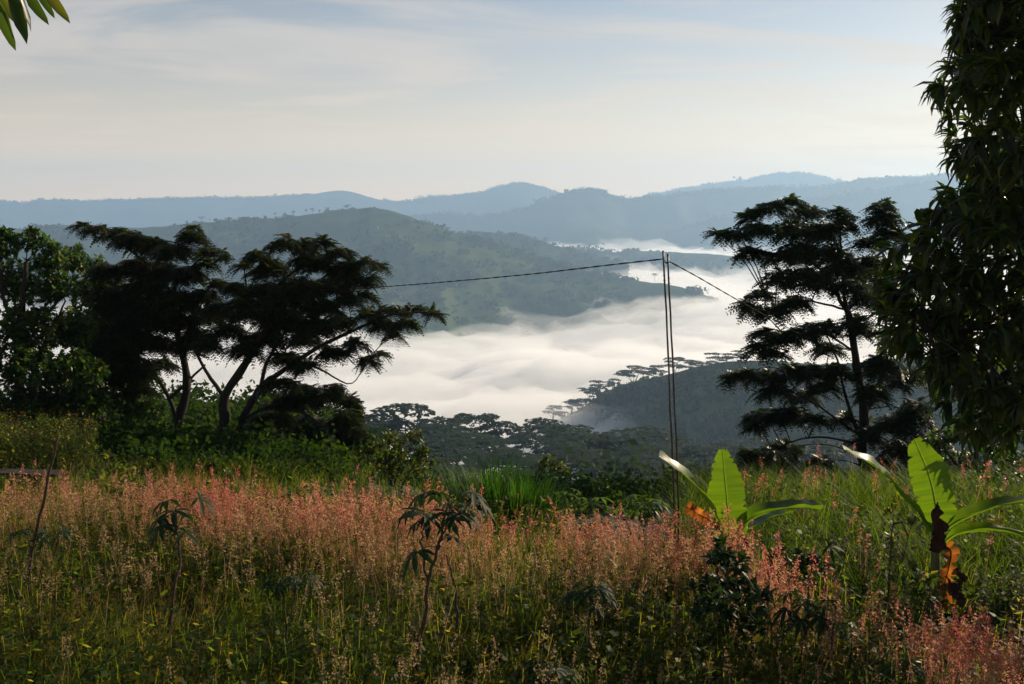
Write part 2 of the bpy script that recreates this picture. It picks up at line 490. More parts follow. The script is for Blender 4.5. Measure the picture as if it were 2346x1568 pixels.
# ------------------------------------------------------------------ leaf shapes (unit length along +Y, upper face +Z)
def rows(ys, ws, zs, fold=0.0, xs=None, zw=None):
    """leaf blade from cross rows: left edge, midrib, right edge"""
    V = []; n = len(ys)
    for i in range(n):
        x0 = 0 if xs is None else xs[i]
        zz = 0 if zw is None else zw[i]
        V += [(x0 - ws[i], ys[i], zs[i] + fold * ws[i] + zz), (x0, ys[i], zs[i]), (x0 + ws[i], ys[i], zs[i] + fold * ws[i] - zz)]
    q = []
    for i in range(n - 1):
        a = 3 * i
        q += [(a, a + 1, a + 4, a + 3), (a + 1, a + 2, a + 5, a + 4)]
    return np.array(V, float), [np.array(q)]

def feather(pairs=8, droop=0.45, seed=0):
    g = np.random.default_rng(seed)
    V, q = [], []
    for i in range(pairs):
        y = 0.16 + 0.80 * i / (pairs - 1)
        L = 0.30 * math.sin(math.pi * (0.25 + 0.62 * i / (pairs - 1))) + 0.03
        z = -droop * y * y
        for s in (-1, 1):
            b = len(V)
            L2 = L * g.uniform(0.85, 1.12); w = 0.047
            dx, dy, dz = s * L2 * 0.86, L2 * 0.42, -L2 * g.uniform(0.15, 0.5)
            V += [(0, y - w * 1.6, z), (0, y + w * 1.6, z), (dx * 1.08, y + dy, z + dz)]
            q.append((b, b + 1, b + 2))
    b = len(V)
    V += [(-.012, 0, 0), (.012, 0, 0), (0, .7, -droop * .49)]
    q.append((b, b + 1, b + 2))
    return np.array(V, float), [np.array(q)]

FEATHERS = [feather(6, 0.45, 1), feather(6, 0.65, 2), feather(6, 0.3, 3)]
LANCE = [rows([0, .3, .68, 1.0], [.012, .125, .115, .004], [0, .03, -.05, -.26], .35, None, [0, .01, -.012, 0]),
         rows([0, .28, .66, 1.0], [.012, .115, .11, .004], [0, .05, .0, -.32], .5, [0, .02, .03, .0], [0, -.012, .014, 0])]
OVATE = [rows([0, .45, 1.0], [.03, .27, .01], [0, .03, -.12], .3), rows([0, .5, 1.0], [.02, .25, .01], [0, .04, -.16], .15)]
def palmate(lobes=6, seed=0, droop=0.35):
    g = np.random.default_rng(seed); V, Q = [], []
    for k in range(lobes):
        a = math.radians(-105 + 210 * k / (lobes - 1)) + g.normal(0, .06)
        L = (0.62 + 0.38 * math.cos(a * .8)) * g.uniform(.9, 1.08)
        v, f = rows([0, .3, .62, 1.0], [.012, .085, .115, .006], [0, .02, -droop * .3, -droop * g.uniform(.6, 1.3)], .25)
        v = v * L
        c, s = math.cos(-a), math.sin(-a)
        v = np.stack([v[:, 0] * c - v[:, 1] * s, v[:, 0] * s + v[:, 1] * c, v[:, 2]], -1)
        Q.append(f[0] + len(V)); V += list(v)
    return np.array(V), [np.concatenate(Q)]
PALMATES = [palmate(6, 1), palmate(7, 2, .5), palmate(5, 3, .25)]

# ------------------------------------------------------------------ leaf materials
G3 = lambda a, b, c: [(0.0, a), (0.5, b), (1.0, c)]
M_feather = leaf_mat('feathery leaves', [(0, (.006, .014, .004)), (.6, (.014, .026, .007)), (.86, (.024, .030, .008)), (1, (.05, .022, .010))],
                     [(0, (.03, .06, .01)), (.6, (.06, .10, .015)), (.86, (.12, .11, .02)), (1, (.2, .09, .03))], .34, .4, .12)
M_feather_dark = leaf_mat('deep green feathery leaves', [(0, (.006, .014, .005)), (1, (.015, .028, .008))], [(0, (.03, .065, .012)), (1, (.075, .12, .02))], .34, .4, .12)
M_pod = leaf_mat('seed pods', [(0, (.05, .015, .01)), (1, (.13, .05, .03))], [(0, (.15, .04, .02)), (1, (.3, .13, .07))], .35, .45, .4)
M_mango = leaf_mat('mango leaves', [(0, (.005, .012, .006)), (.8, (.010, .022, .008)), (1, (.03, .038, .008))], [(0, (.05, .11, .006)), (.7, (.12, .22, .01)), (1, (.30, .30, .02))], .36, .32, .18)
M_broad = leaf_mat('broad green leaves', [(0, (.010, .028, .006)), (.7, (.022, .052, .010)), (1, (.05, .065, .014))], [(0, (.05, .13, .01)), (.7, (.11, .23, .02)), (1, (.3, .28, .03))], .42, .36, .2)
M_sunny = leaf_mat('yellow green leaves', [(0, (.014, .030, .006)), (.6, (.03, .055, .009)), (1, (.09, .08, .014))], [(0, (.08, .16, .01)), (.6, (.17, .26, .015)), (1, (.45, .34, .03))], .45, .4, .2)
M_glossy = leaf_mat('dark glossy leaves', [(0, (.008, .022, .008)), (1, (.022, .048, .012))], [(0, (.02, .055, .004)), (1, (.06, .12, .008))], .28, .4, .10)
M_scrub_shade = leaf_mat('shade-darkened scrub leaves', [(0, (.006, .018, .005)), (1, (.020, .042, .010))], [(0, (.03, .08, .006)), (1, (.10, .17, .012))], .32, .75, .03)  # leaf colour darkened to stand for the shade under the left trees
M_cassava_lit = leaf_mat('cassava leaves', [(0, (.012, .030, .012)), (1, (.032, .066, .018))], [(0, (.09, .19, .01)), (1, (.17, .30, .015))], .38, .4, .18)  # brighter copy for sunlit plants, the sun put into the colour
M_cassava_shade = leaf_mat('shaded cassava leaves', [(0, (.006, .018, .009)), (1, (.015, .034, .013))], [(0, (.02, .06, .006)), (1, (.05, .11, .01))], .32, .55, .10)  # same leaf darkened for shaded plants, shade put into the colour
M_weed = leaf_mat('weed leaves', [(0, (.010, .026, .006)), (.6, (.022, .045, .008)), (1, (.07, .06, .012))], [(0, (.10, .19, .010)), (.6, (.24, .33, .016)), (1, (.55, .40, .04))], .55, .5, .12)
M_flower = leaf_mat('weed flowers', [(0, (.25, .12, .02)), (1, (.45, .28, .05))], [(0, (.3, .15, .02)), (1, (.5, .3, .05))], .4, .6, .2)
M_grass = leaf_mat('grass blades', [(0, (.012, .026, .005)), (.5, (.026, .046, .008)), (.75, (.06, .055, .016)), (1, (.13, .075, .03))],
                   [(0, (.08, .15, .008)), (.5, (.18, .26, .014)), (.75, (.34, .29, .04)), (1, (.42, .24, .08))], .52, .5, .08)
M_tussock = leaf_mat('fresh grass blades', [(0, (.010, .030, .005)), (1, (.025, .06, .010))], [(0, (.05, .17, .008)), (1, (.11, .28, .012))], .40, .5, .10)
M_plume = leaf_mat('grass plumes', [(0, (.17, .11, .06)), (.45, (.25, .135, .075)), (.8, (.32, .125, .085)), (1, (.36, .10, .08))],
                   [(0, (.42, .29, .14)), (.45, (.62, .36, .19)), (.8, (.68, .29, .19)), (1, (.68, .20, .15))], .5, .7, .2)
M_banana = leaf_mat('banana leaf blade', [(0, (.012, .040, .014)), (1, (.022, .056, .016))], [(0, (.15, .30, .006)), (.85, (.25, .40, .008)), (1, (.55, .60, .10))], .45, .36, .22)
M_rib = leaf_mat('banana midrib', [(0, (.14, .21, .04)), (1, (.16, .22, .05))], [(0, (.55, .75, .08)), (1, (.6, .75, .1))], .7, .35, .5)
M_dead = leaf_mat('withered banana leaf', [(0, (.05, .022, .012)), (1, (.10, .05, .025))], [(0, (.16, .04, .008)), (.5, (.46, .14, .015)), (1, (.70, .26, .03))], .5, .7, .1)
M_husk = rough_mat('dry brown husk', [(.3, (.02, .010, .007)), (.7, (.06, .03, .018))], 18, .9, .6, (1, 1, .3))
M_stem = rough_mat('woody stem', [(.3, (.035, .022, .014)), (.7, (.09, .06, .04))], 40, .8, .5, (1, 1, .4))
M_greenstem = rough_mat('green stem', [(.3, (.03, .045, .015)), (.7, (.06, .08, .03))], 20, .6, .2)
M_pseudo = rough_mat('banana stem', [(.3, (.05, .05, .02)), (.55, (.12, .12, .04)), (.75, (.10, .05, .025))], 9, .6, .3, (1, 1, .2))
M_metal = rough_mat('weathered galvanised tube', [(.3, (.03, .026, .024)), (.6, (.07, .06, .055)), (.8, (.06, .035, .025))], 22, .42, .15, (1, 1, .3), spec=.6)
M_metal.node_tree.nodes['Principled BSDF'].inputs['Metallic'].default_value = 0.55
M_cable = rough_mat('black cable', [(.3, (.005, .005, .005)), (.7, (.010, .009, .008))], 30, .8, .1, spec=.05)
M_plank = rough_mat('grey weathered plank', [(.3, (.02, .014, .012)), (.7, (.05, .036, .03))], 5, .8, .5, (.5, 9, 9))
M_stump = rough_mat('charred reddish stump', [(.3, (.022, .010, .007)), (.6, (.07, .026, .015)), (.8, (.12, .05, .03))], 9, .95, 1.0, (1, 1, .3))

# ------------------------------------------------------------------ growing things
def ground_at(px, py):
    lo, hi = 3.0, 60.0
    for Y in np.linspace(4, 60, 1200):
        p = at(px, py, Y)
        if p[2] <= gh(p[0], p[1]): return Y
    return 60.0

def rosettes(G, T, C, A, n, size, rng, spread=(.35, 1.0), droop=.25, rlo=0., rhi=1., tint=None):
    """at each point C with axis A: n leaves fanned round the axis"""
    N = len(C)
    if N == 0: return
    A = A / (np.linalg.norm(A, axis=1)[:, None] + 1e-9)
    C2 = np.repeat(C, n, 0); A2 = np.repeat(A, n, 0)
    h = np.cross(A2, rng.normal(size=A2.shape)); h /= np.linalg.norm(h, axis=1)[:, None] + 1e-9
    w = np.cross(A2, h)
    ph = np.tile(np.arange(n) * 2.39996, N) + np.repeat(rng.uniform(0, 6.28, N), n)
    k = rng.uniform(*spread, len(C2))[:, None]
    d = (h * np.cos(ph)[:, None] + w * np.sin(ph)[:, None]) * k + A2 * (1.05 - k * .75)
    d[:, 2] -= droop * rng.uniform(.4, 1.4, len(C2))
    s = size * rng.uniform(.7, 1.2, len(C2))
    up = np.array((0, 0, 1.0)) + rng.normal(0, .25, (len(C2), 3)) + .15 * A2
    M = frames(d, up, s)
    r = rng.uniform(rlo, rhi, len(C2)) if tint is None else np.clip(np.repeat(tint, n) + rng.normal(0, .13, len(C2)), 0, 1)
    pos = C2 + A2 * (rng.uniform(-.12, .12, len(C2)) * size)[:, None]
    for i, t in enumerate(T):
        q = np.arange(len(C2)) % len(T) == i
        G.scatter(t, M[q], pos[q], r[q])

def limb_pts(path, Y, n=14, jit=0.0, rng=None):
    P = np.array([at(p[0], p[1], Y + (p[2] if len(p) > 2 else 0)) for p in path])
    q = smooth_path(P, n) if len(P) > 2 else np.linspace(P[0], P[1], n)
    if jit and rng is not None: q[1:-1] += rng.normal(0, jit, (n - 2, 3))
    return q

def tree(name, label, cat, Y, trunks, limbs, clumps, leafT, leafM, lsize, per, seed, nleaf=7, dens=1.0, droop=.3, group=None, pods=None,
         depth=.75, bark=None, tintf=None, twigr=.006, spread=(.35, 1.), crown='crown', shrink=.30):
    """trunks / limbs: ([(px, py, dY)...], r0, r1); clumps: (px, py, rx, ry[, dY]) foliage masses as they hang in the tree"""
    rng = np.random.default_rng(seed)
    bark = bark or M_bark
    base = limb_pts(trunks[0][0], Y)[0]
    base[2] = float(gh(base[0], base[1]))
    root = tag(empty(name, tuple(base)), label, cat, group)
    skel = []
    for i, (path, r0, r1) in enumerate(trunks):
        q = limb_pts(path, Y, 16, .006, rng)
        if i == 0 or path[0][1] > 1000:
            q[0, 2] = min(q[0, 2], float(gh(q[0, 0], q[0, 1]))) - .1
        g = Geo(); g.tube(q, np.linspace(r0, r1, len(q)) * (1 + .08 * np.sin(np.arange(len(q)) * 1.9)), 8)
        g.build('trunk', bark, root); skel.append(q)
    for path, r0, r1 in limbs:
        q = limb_pts(path, Y, 12, .006, rng)
        g = Geo(); g.tube(q, np.linspace(r0, r1, len(q)), 6)
        g.build('branch', bark, root); skel.append(q)
    SK = np.concatenate(skel)
    tw, cr, pd = Geo(), Geo(), Geo()
    k = Y / FPX
    for c in clumps:
        dd = c[4] if len(c) > 4 else rng.normal(0, .35)
        cen = at(c[0], c[1], Y + dd); rx, rz = max(c[2] * k - shrink * lsize, .35 * c[2] * k), max(c[3] * k - .30 * lsize, .35 * c[3] * k); ry = max(rx * depth, rz)
        # nearest place on the wood that lies lower or level
        dist = np.linalg.norm(SK - cen, axis=1) + np.maximum(0, SK[:, 2] - cen[2]) * 2.0
        a = SK[dist.argmin()]
        mid = (a + cen) / 2 + np.array((0, 0, .10 * np.linalg.norm(cen - a)))
        tw.tube(smooth_path([a, mid, cen], 6), np.linspace(twigr * 2.6, twigr, 6), 4, cap=False)
        n = max(3, int(dens * per * (c[2] * c[3]) * k * k * 36))
        u = rng.normal(size=(n, 3)); u /= np.linalg.norm(u, axis=1)[:, None]
        rr = rng.uniform(0.05, 1, n) ** .45
        off = u * rr[:, None] * (rx, ry, rz)
        off[:, 2] -= .25 * rz * ((off[:, 0] / rx) ** 2 + (off[:, 1] / ry) ** 2)       # the rim of each tier hangs
        C = cen + off
        A = u * (1, 1, .55) + (0, 0, .45) if leafT is not FEATHERS else u * (.55, .55, .25) + (0, 0, .9)
        t = None if tintf is None else tintf(C, c)
        rosettes(cr, leafT, C, A, nleaf, lsize, rng, spread, droop, 0, .95, t)
        m = rng.random(n) < .4
        for p in C[m]:
            tw.tube(np.stack([cen, (cen + p) / 2 + (0, 0, .03), p]), (twigr * .9, twigr * .7, twigr * .4), 3, cap=False)
        if pods:
            m = rng.random(n) < pods
            pp = C[m] + (0, 0, .02)
            d = np.stack([rng.normal(0, .35, len(pp)), rng.normal(0, .35, len(pp)), -np.ones(len(pp))], -1)
            for _ in range(3):
                pd.scatter(POD, frames(d + rng.normal(0, .25, d.shape), rng.normal(size=d.shape), .13 * rng.uniform(.7, 1.2, len(pp))), pp + rng.normal(0, .03, pp.shape), rng.random(len(pp)))
    cr.build(crown, leafM, root)
    tag(tw.build('twigs', bark, root), kind='stuff')
    if pods and pd.n: tag(pd.build('seed_pods', M_pod, root), kind='stuff')
    return root
POD = rows([0, .15, .85, 1], [.01, .055, .05, .01], [0, 0, .02, 0], .1)

# ---- the feathery tree at the far side of the field, right
R1Y = 21.5
tree('feathery_tree', 'tall dark feathery tree with tiered branches right of the paired poles', 'tree', R1Y,
     [([(2008, 1188), (1994, 1113), (1975, 1041), (1980, 946), (1966, 863), (1958, 807), (1944, 718)], .13, .07),
      ([(2026, 1182, .3), (2034, 1140, .3), (2041, 1090, .4), (2035, 1010, .5)], .09, .05)],
     [([(1944, 718), (1925, 690), (1908, 650), (1862, 604)], .055, .02), ([(1950, 760), (1936, 690), (1928, 602), (1925, 520)], .05, .018),
      ([(1975, 960), (2005, 900, .2), (2026, 840, .4), (2030, 740, .5), (2022, 560, .5)], .07, .02),
      ([(1978, 1000), (1935, 975, -.2), (1891, 941, -.4), (1830, 905, -.5)], .04, .015), ([(1962, 985), (1935, 900, -.3), (1922, 835, -.4), (1895, 770, -.4)], .04, .015),
      ([(1982, 1030), (1925, 1008, -.3), (1847, 1003, -.6), (1770, 1030, -.7)], .035, .012), ([(1966, 863), (1900, 850, .3), (1800, 848, .5)], .03, .012),
      ([(1958, 807), (1880, 760, .2), (1790, 760, .2)], .03, .012), ([(1940, 710), (1850, 690, -.2), (1760, 690, -.3)], .03, .012), ([(1990, 1090), (2050, 1045, .4), (2120, 1030, .6)], .035, .012)],
     [(1764, 480, 60, 22), (1814, 463, 40, 14), (1853, 485, 50, 24), (1714, 498, 32, 18), (1736, 528, 60, 22), (1640, 537, 30, 10), (1668, 537, 36, 12), (1695, 540, 35, 14), (1819, 524, 80, 32), (1925, 487, 32, 18), (1930, 513, 42, 28),
      (1886, 530, 50, 30), (1714, 578, 26, 22), (1747, 583, 35, 18), (1830, 583, 85, 36), (1908, 580, 60, 32), (2019, 472, 48, 12), (2025, 502, 48, 28), (2041, 535, 50, 24), (1990, 557, 50, 24),
      (1780, 638, 50, 26), (1847, 630, 60, 32), (1930, 616, 60, 32), (1747, 674, 40, 18), (1704, 698, 24, 16), (1722, 708, 35, 20), (1775, 713, 48, 22), (1819, 696, 55, 26), (1997, 613, 70, 42), (1990, 680, 60, 42),
      (1747, 763, 35, 18), (1741, 796, 35, 20), (1791, 774, 48, 26), (1836, 763, 56, 30), (1891, 752, 46, 24), (1965, 745, 60, 34), (1780, 813, 38, 14),
      (1682, 864, 34, 18), (1708, 857, 40, 20), (1758, 861, 50, 20), (1819, 852, 58, 22), (1864, 850, 55, 26), (1780, 896, 58, 22), (1841, 907, 46, 20), (1919, 850, 46, 24),
      (1741, 952, 40, 20), (1725, 976, 30, 18), (1780, 952, 58, 24), (1819, 946, 48, 24), (1719, 1046, 30, 30), (1764, 1057, 58, 38), (1791, 1028, 58, 30), (1819, 1085, 48, 24), (1847, 1108, 38, 14), (1747, 1096, 38, 22),
      (2019, 835, 60, 36), (2069, 863, 60, 36), (2041, 974, 80, 32), (1990, 1002, 56, 20), (2097, 946, 60, 36), (2069, 1030, 70, 34), (2130, 1019, 60, 36), (1952, 1091, 26, 16), (2019, 1063, 46, 22), (2125, 1075, 60, 34), (2060, 780, 50, 40), (2060, 680, 50, 40), (1900, 800, 44, 22), (1890, 890, 44, 20), (1880, 650, 50, 26), (1930, 960, 40, 20), (1950, 660, 50, 30), (1870, 960, 36, 18), (2000, 900, 50, 26), (1880, 1060, 40, 20)],
     FEATHERS, M_feather_dark, .30, 7.2, 101, 7, 1.0, .24, shrink=.35, spread=(.75, 1.2))

# ---- two feathery trees, left
LY = 25.0
tree('feathery_tree', 'bent feathery tree with brown seed pods and a long arm reaching up and left', 'tree', LY,
     [([(418, 1035), (410, 968), (428, 898), (425, 843), (405, 760), (398, 658)], .14, .06)],
     [([(412, 990, .2), (389, 915, .3), (342, 843, .4), (290, 790, .4)], .07, .03), ([(389, 912, .3), (425, 880, .1), (470, 836, 0)], .05, .025), ([(400, 680), (350, 620), (280, 560), (200, 522)], .045, .015),
      ([(398, 660), (440, 610), (480, 580)], .04, .015), ([(405, 760), (330, 720, .3), (260, 700, .4)], .045, .015), ([(412, 790), (450, 720, -.2), (470, 680, -.3)], .04, .015)],
     [(192, 518, 26, 8), (225, 524, 36, 13), (265, 535, 42, 18), (305, 548, 48, 24), (345, 562, 48, 26), (395, 576, 55, 26), (440, 545, 30, 26), (442, 523, 16, 10), (482, 578, 42, 16), (512, 590, 18, 10), (475, 605, 25, 14),
      (370, 620, 66, 32), (430, 628, 46, 28), (310, 612, 48, 30), (400, 690, 76, 38), (330, 720, 80, 46), (462, 680, 40, 26), (260, 690, 66, 44), (350, 785, 66, 28), (250, 800, 86, 46), (300, 850, 66, 34), (300, 770, 60, 36), (410, 740, 60, 30), (480, 725, 36, 26), (370, 835, 40, 20), (240, 620, 40, 26), (450, 770, 44, 26), (200, 760, 70, 40), (190, 850, 70, 40), (500, 650, 26, 18), (330, 660, 60, 36), (440, 800, 36, 18), (320, 890, 44, 20)],
     FEATHERS, M_feather, .30, 9.2, 111, 7, 1.0, .26, pods=.5, spread=(.75, 1.2), shrink=.12)
tree('feathery_tree', 'wide feathery tree with forked trunk and one long low branch over the fog', 'tree', LY - 1.2,
     [([(506, 1045), (514, 968), (516, 908), (551, 852), (579, 806), (616, 736), (650, 640)], .15, .05), ([(540, 1030, .3), (556, 965, .3), (575, 925, .3), (597, 889, .2), (625, 866, .1)], .12, .08)],
     [([(516, 915), (492, 880), (468, 845), (444, 795)], .06, .03), ([(625, 866, .1), (680, 826, 0), (744, 788, -.2), (832, 747, -.4), (895, 722, -.5), (975, 715, -.6)], .07, .018),
      ([(597, 889, .2), (612, 830, .3), (640, 780, .4), (700, 700, .4)], .06, .02), ([(616, 736), (570, 680), (560, 620)], .04, .015), ([(650, 640), (720, 590), (790, 580)], .035, .012),
      ([(680, 826), (740, 850, -.4), (800, 880, -.5), (830, 850, -.5)], .03, .01), ([(560, 960, .3), (630, 930, -.2), (720, 960, -.6), (760, 1020, -.8)], .05, .015), ([(700, 700, .4), (780, 640, .3), (850, 610, .2)], .04, .012)],
     [(556, 612, 20, 10), (590, 588, 36, 20), (650, 562, 42, 18), (656, 545, 14, 8), (620, 616, 58, 32), (700, 562, 38, 20), (742, 555, 20, 20), (720, 598, 58, 32), (780, 580, 36, 18), (790, 618, 48, 28), (842, 598, 32, 12), (868, 612, 20, 12), (850, 638, 22, 10),
      (680, 655, 78, 36), (600, 668, 58, 32), (760, 655, 58, 30), (820, 645, 36, 16), (560, 708, 56, 36), (650, 728, 76, 40), (740, 705, 56, 30), (796, 688, 36, 20), (520, 758, 46, 26), (600, 776, 56, 30), (690, 776, 46, 26),
      (850, 722, 38, 12), (900, 712, 48, 14), (950, 708, 36, 12), (992, 718, 24, 9), (880, 744, 48, 18), (930, 742, 36, 16), (902, 768, 24, 12), (772, 738, 38, 22), (812, 788, 30, 16), (846, 826, 22, 20), (866, 815, 16, 14), (760, 806, 42, 22), (704, 838, 38, 18),
      (640, 882, 46, 20), (700, 900, 58, 30), (762, 900, 40, 32), (800, 925, 26, 28), (812, 950, 20, 20), (650, 922, 48, 26), (620, 962, 56, 26), (700, 972, 70, 36), (762, 1002, 60, 36), (690, 1040, 70, 36), (744, 1080, 64, 40), (600, 1012, 56, 30), (800, 1050, 40, 36), (540, 1000, 40, 24), (640, 1090, 60, 34), (720, 1125, 60, 30), (540, 660, 30, 22), (500, 710, 36, 24), (560, 800, 46, 22), (650, 820, 50, 22), (720, 750, 60, 30), (470, 790, 36, 20), (840, 680, 26, 14), (650, 690, 60, 30), (790, 960, 34, 34), (820, 1000, 30, 30)],
     FEATHERS, M_feather, .30, 9.2, 121, 7, 1.0, .26, pods=.45, spread=(.75, 1.2), shrink=.12)

# ---- broad-leaved trees at the left edge
def bright_top(y0, y1):
    def f(C, c): return np.clip(np.full(len(C), .75 - .55 * (c[1] - y0) / (y1 - y0)), .05, .9)
    return f
tree('broadleaf_tree', 'dense green broad-leaved tree cut by the left edge of the picture', 'tree', 23.0,
     [([(30, 1040), (35, 960), (45, 860), (50, 720), (60, 600)], .15, .05)], [([(45, 860), (110, 780), (150, 690)], .06, .02), ([(48, 780), (10, 690), (0, 600)], .06, .02), ([(40, 900), (150, 860, .3), (200, 800, .4)], .05, .02)],
     [(0, 560, 40, 40), (12, 535, 20, 16), (65, 548, 45, 24), (70, 528, 20, 10), (110, 592, 46, 38), (125, 560, 14, 14), (40, 640, 90, 56), (130, 660, 50, 40), (60, 740, 105, 60), (170, 750, 60, 44), (60, 830, 105, 50), (170, 850, 80, 50), (60, 910, 100, 44), (180, 920, 80, 40), (-60, 620, 60, 80), (-60, 780, 60, 90)],
     OVATE, M_broad, .155, 13.0, 131, 8, 1.0, .25)
tree('broadleaf_tree', 'darker broad-leaved tree tucked between the left edge tree and the bent feathery tree', 'tree', 26.5,
     [([(235, 1030), (232, 960), (225, 860), (215, 760), (210, 660)], .12, .04)], [([(228, 880), (270, 800), (300, 740)], .05, .02), ([(226, 860), (180, 760), (170, 660)], .05, .02)],
     [(170, 580, 30, 20), (160, 600, 40, 26), (215, 610, 40, 28), (200, 660, 60, 40), (250, 650, 44, 30), (215, 730, 80, 50), (290, 760, 60, 50), (220, 820, 90, 50), (310, 860, 60, 44), (230, 900, 90, 40), (330, 930, 60, 40), (280, 960, 70, 34)],
     OVATE, M_broad, .155, 12.0, 137, 8, 1.0, .25)

tree('broadleaf_tree', 'dark bushy tree behind the right banana and under the mango', 'tree', 19.5,
     [([(2235, 1195), (2232, 1130), (2236, 1060), (2240, 1000)], .09, .03)], [([(2232, 1110), (2180, 1050), (2150, 1010)], .04, .015), ([(2234, 1080), (2290, 1030), (2330, 1000)], .04, .015)],
     [(2150, 1010, 40, 26), (2190, 990, 44, 26), (2240, 985, 50, 28), (2300, 990, 50, 28), (2350, 1000, 40, 30), (2160, 1060, 44, 30), (2220, 1050, 54, 34), (2290, 1050, 54, 34), (2350, 1060, 44, 34), (2180, 1110, 50, 26), (2250, 1115, 54, 28), (2330, 1120, 54, 28)],
     OVATE, M_broad, .13, 11.0, 139, 7, 1.0, .25)

# ---- the mango at the right edge: close, so its long leaves show one by one
def mango():
    rng = np.random.default_rng(201)
    poly = np.array([(2211, -420), (2206, 0), (2198, 52), (2198, 92), (2222, 122), (2176, 150), (2148, 190), (2154, 240), (2168, 296), (2166, 345), (2204, 385), (2218, 411), (2154, 458), (2126, 500), (2056, 560), (2016, 610), (2008, 660), (2026, 740), (2042, 790),
                     (2096, 790), (2144, 870), (2158, 920), (2194, 960), (2222, 1000), (2266, 1030), (2326, 1010), (2400, 980), (2720, 940), (2900, 600), (2900, -420)], float)
    def inside(x, y):
        c = np.zeros(len(x), bool); n = len(poly)
        for i in range(n):
            x1, y1 = poly[i]; x2, y2 = poly[(i + 1) % n]
            c ^= ((y1 > y) != (y2 > y)) & (x < (x2 - x1) * (y - y1) / (y2 - y1 + 1e-9) + x1)
        return c
    P = rng.uniform((1960, -420), (2900, 1060), (3300, 2)); P = P[inside(P[:, 0], P[:, 1])]
    keep = rng.random(len(P)) < np.where(P[:, 0] < 2420, 1.0, .45)
    P = P[keep]
    cy = 9.0
    t = np.clip((2520 - P[:, 0]) / 560, -1, 1)
    D = cy + rng.uniform(-1, 1, len(P)) * 1.7 * np.sqrt(np.maximum(.05, 1 - t ** 2))
    C = np.array([at(a, b, d) for (a, b), d in zip(P, D)])
    cen = at(2520, 480, cy)
    A = (C - cen) * (1, 1, .25); A /= np.linalg.norm(A, axis=1)[:, None]; A[:, 2] -= .05
    bx = at(2560, 1400, 9.2); base = np.array((bx[0], 9.2, float(gh(bx[0], 9.2))))
    root = tag(empty('mango_tree', tuple(base)), 'big dark mango tree with long drooping leaves filling the right edge', 'tree')
    trunk = smooth_path([base - (0, 0, .15), base + (.05, 0, 1.2), base + (-.1, .0, 2.4), base + (-.15, 0, 4.0), base + (-.3, .1, 6.5)], 16)
    g = Geo(); g.tube(trunk, np.linspace(.22, .07, 16), 10); g.build('trunk', M_bark, root)
    ends = [(2200, 80), (2180, 250), (2250, 420), (2150, 500), (2060, 640), (2130, 760), (2200, 900), (2300, 980), (2330, 600), (2350, 300), (2300, -100), (2620, 200), (2700, 600)]
    sk = [trunk]
    for k, (a, b) in enumerate(ends):
        e = at(a, b, cy + rng.uniform(-1, 1))
        zt = min(e[2] - .3, base[2] + 5.8); zt = max(zt, base[2] + 1.6)
        s0 = trunk[np.abs(trunk[:, 2] - zt).argmin()]
        q = smooth_path([s0, (s0 + e) / 2 + (0, 0, .15), e], 10) + np.vstack([[0, 0, 0], rng.normal(0, .015, (9, 3))])
        g = Geo(); g.tube(q, np.linspace(.05, .014, 10), 6); g.build('branch', M_bark, root); sk.append(q)
    SK = np.concatenate(sk)
    tw, cr = Geo(), Geo()
    for p in C[rng.random(len(C)) < .5]:
        a = SK[(np.linalg.norm(SK - p, axis=1) + np.maximum(0, SK[:, 2] - p[2])).argmin()]
        tw.tube(np.stack([a, (a + p) / 2 + (0, 0, .06), p]), (.011, .008, .005), 4, cap=False)
    big = rng.random(len(C)) < .5
    rosettes(cr, LANCE, C[big], A[big], 10, .225, rng, (.5, 1.1), .42)
    rosettes(cr, LANCE, C[~big], A[~big], 9, .185, rng, (.35, 1.0), .3)
    cr.build('crown', M_mango, root); tag(tw.build('twigs', M_bark, root), kind='stuff')
mango()

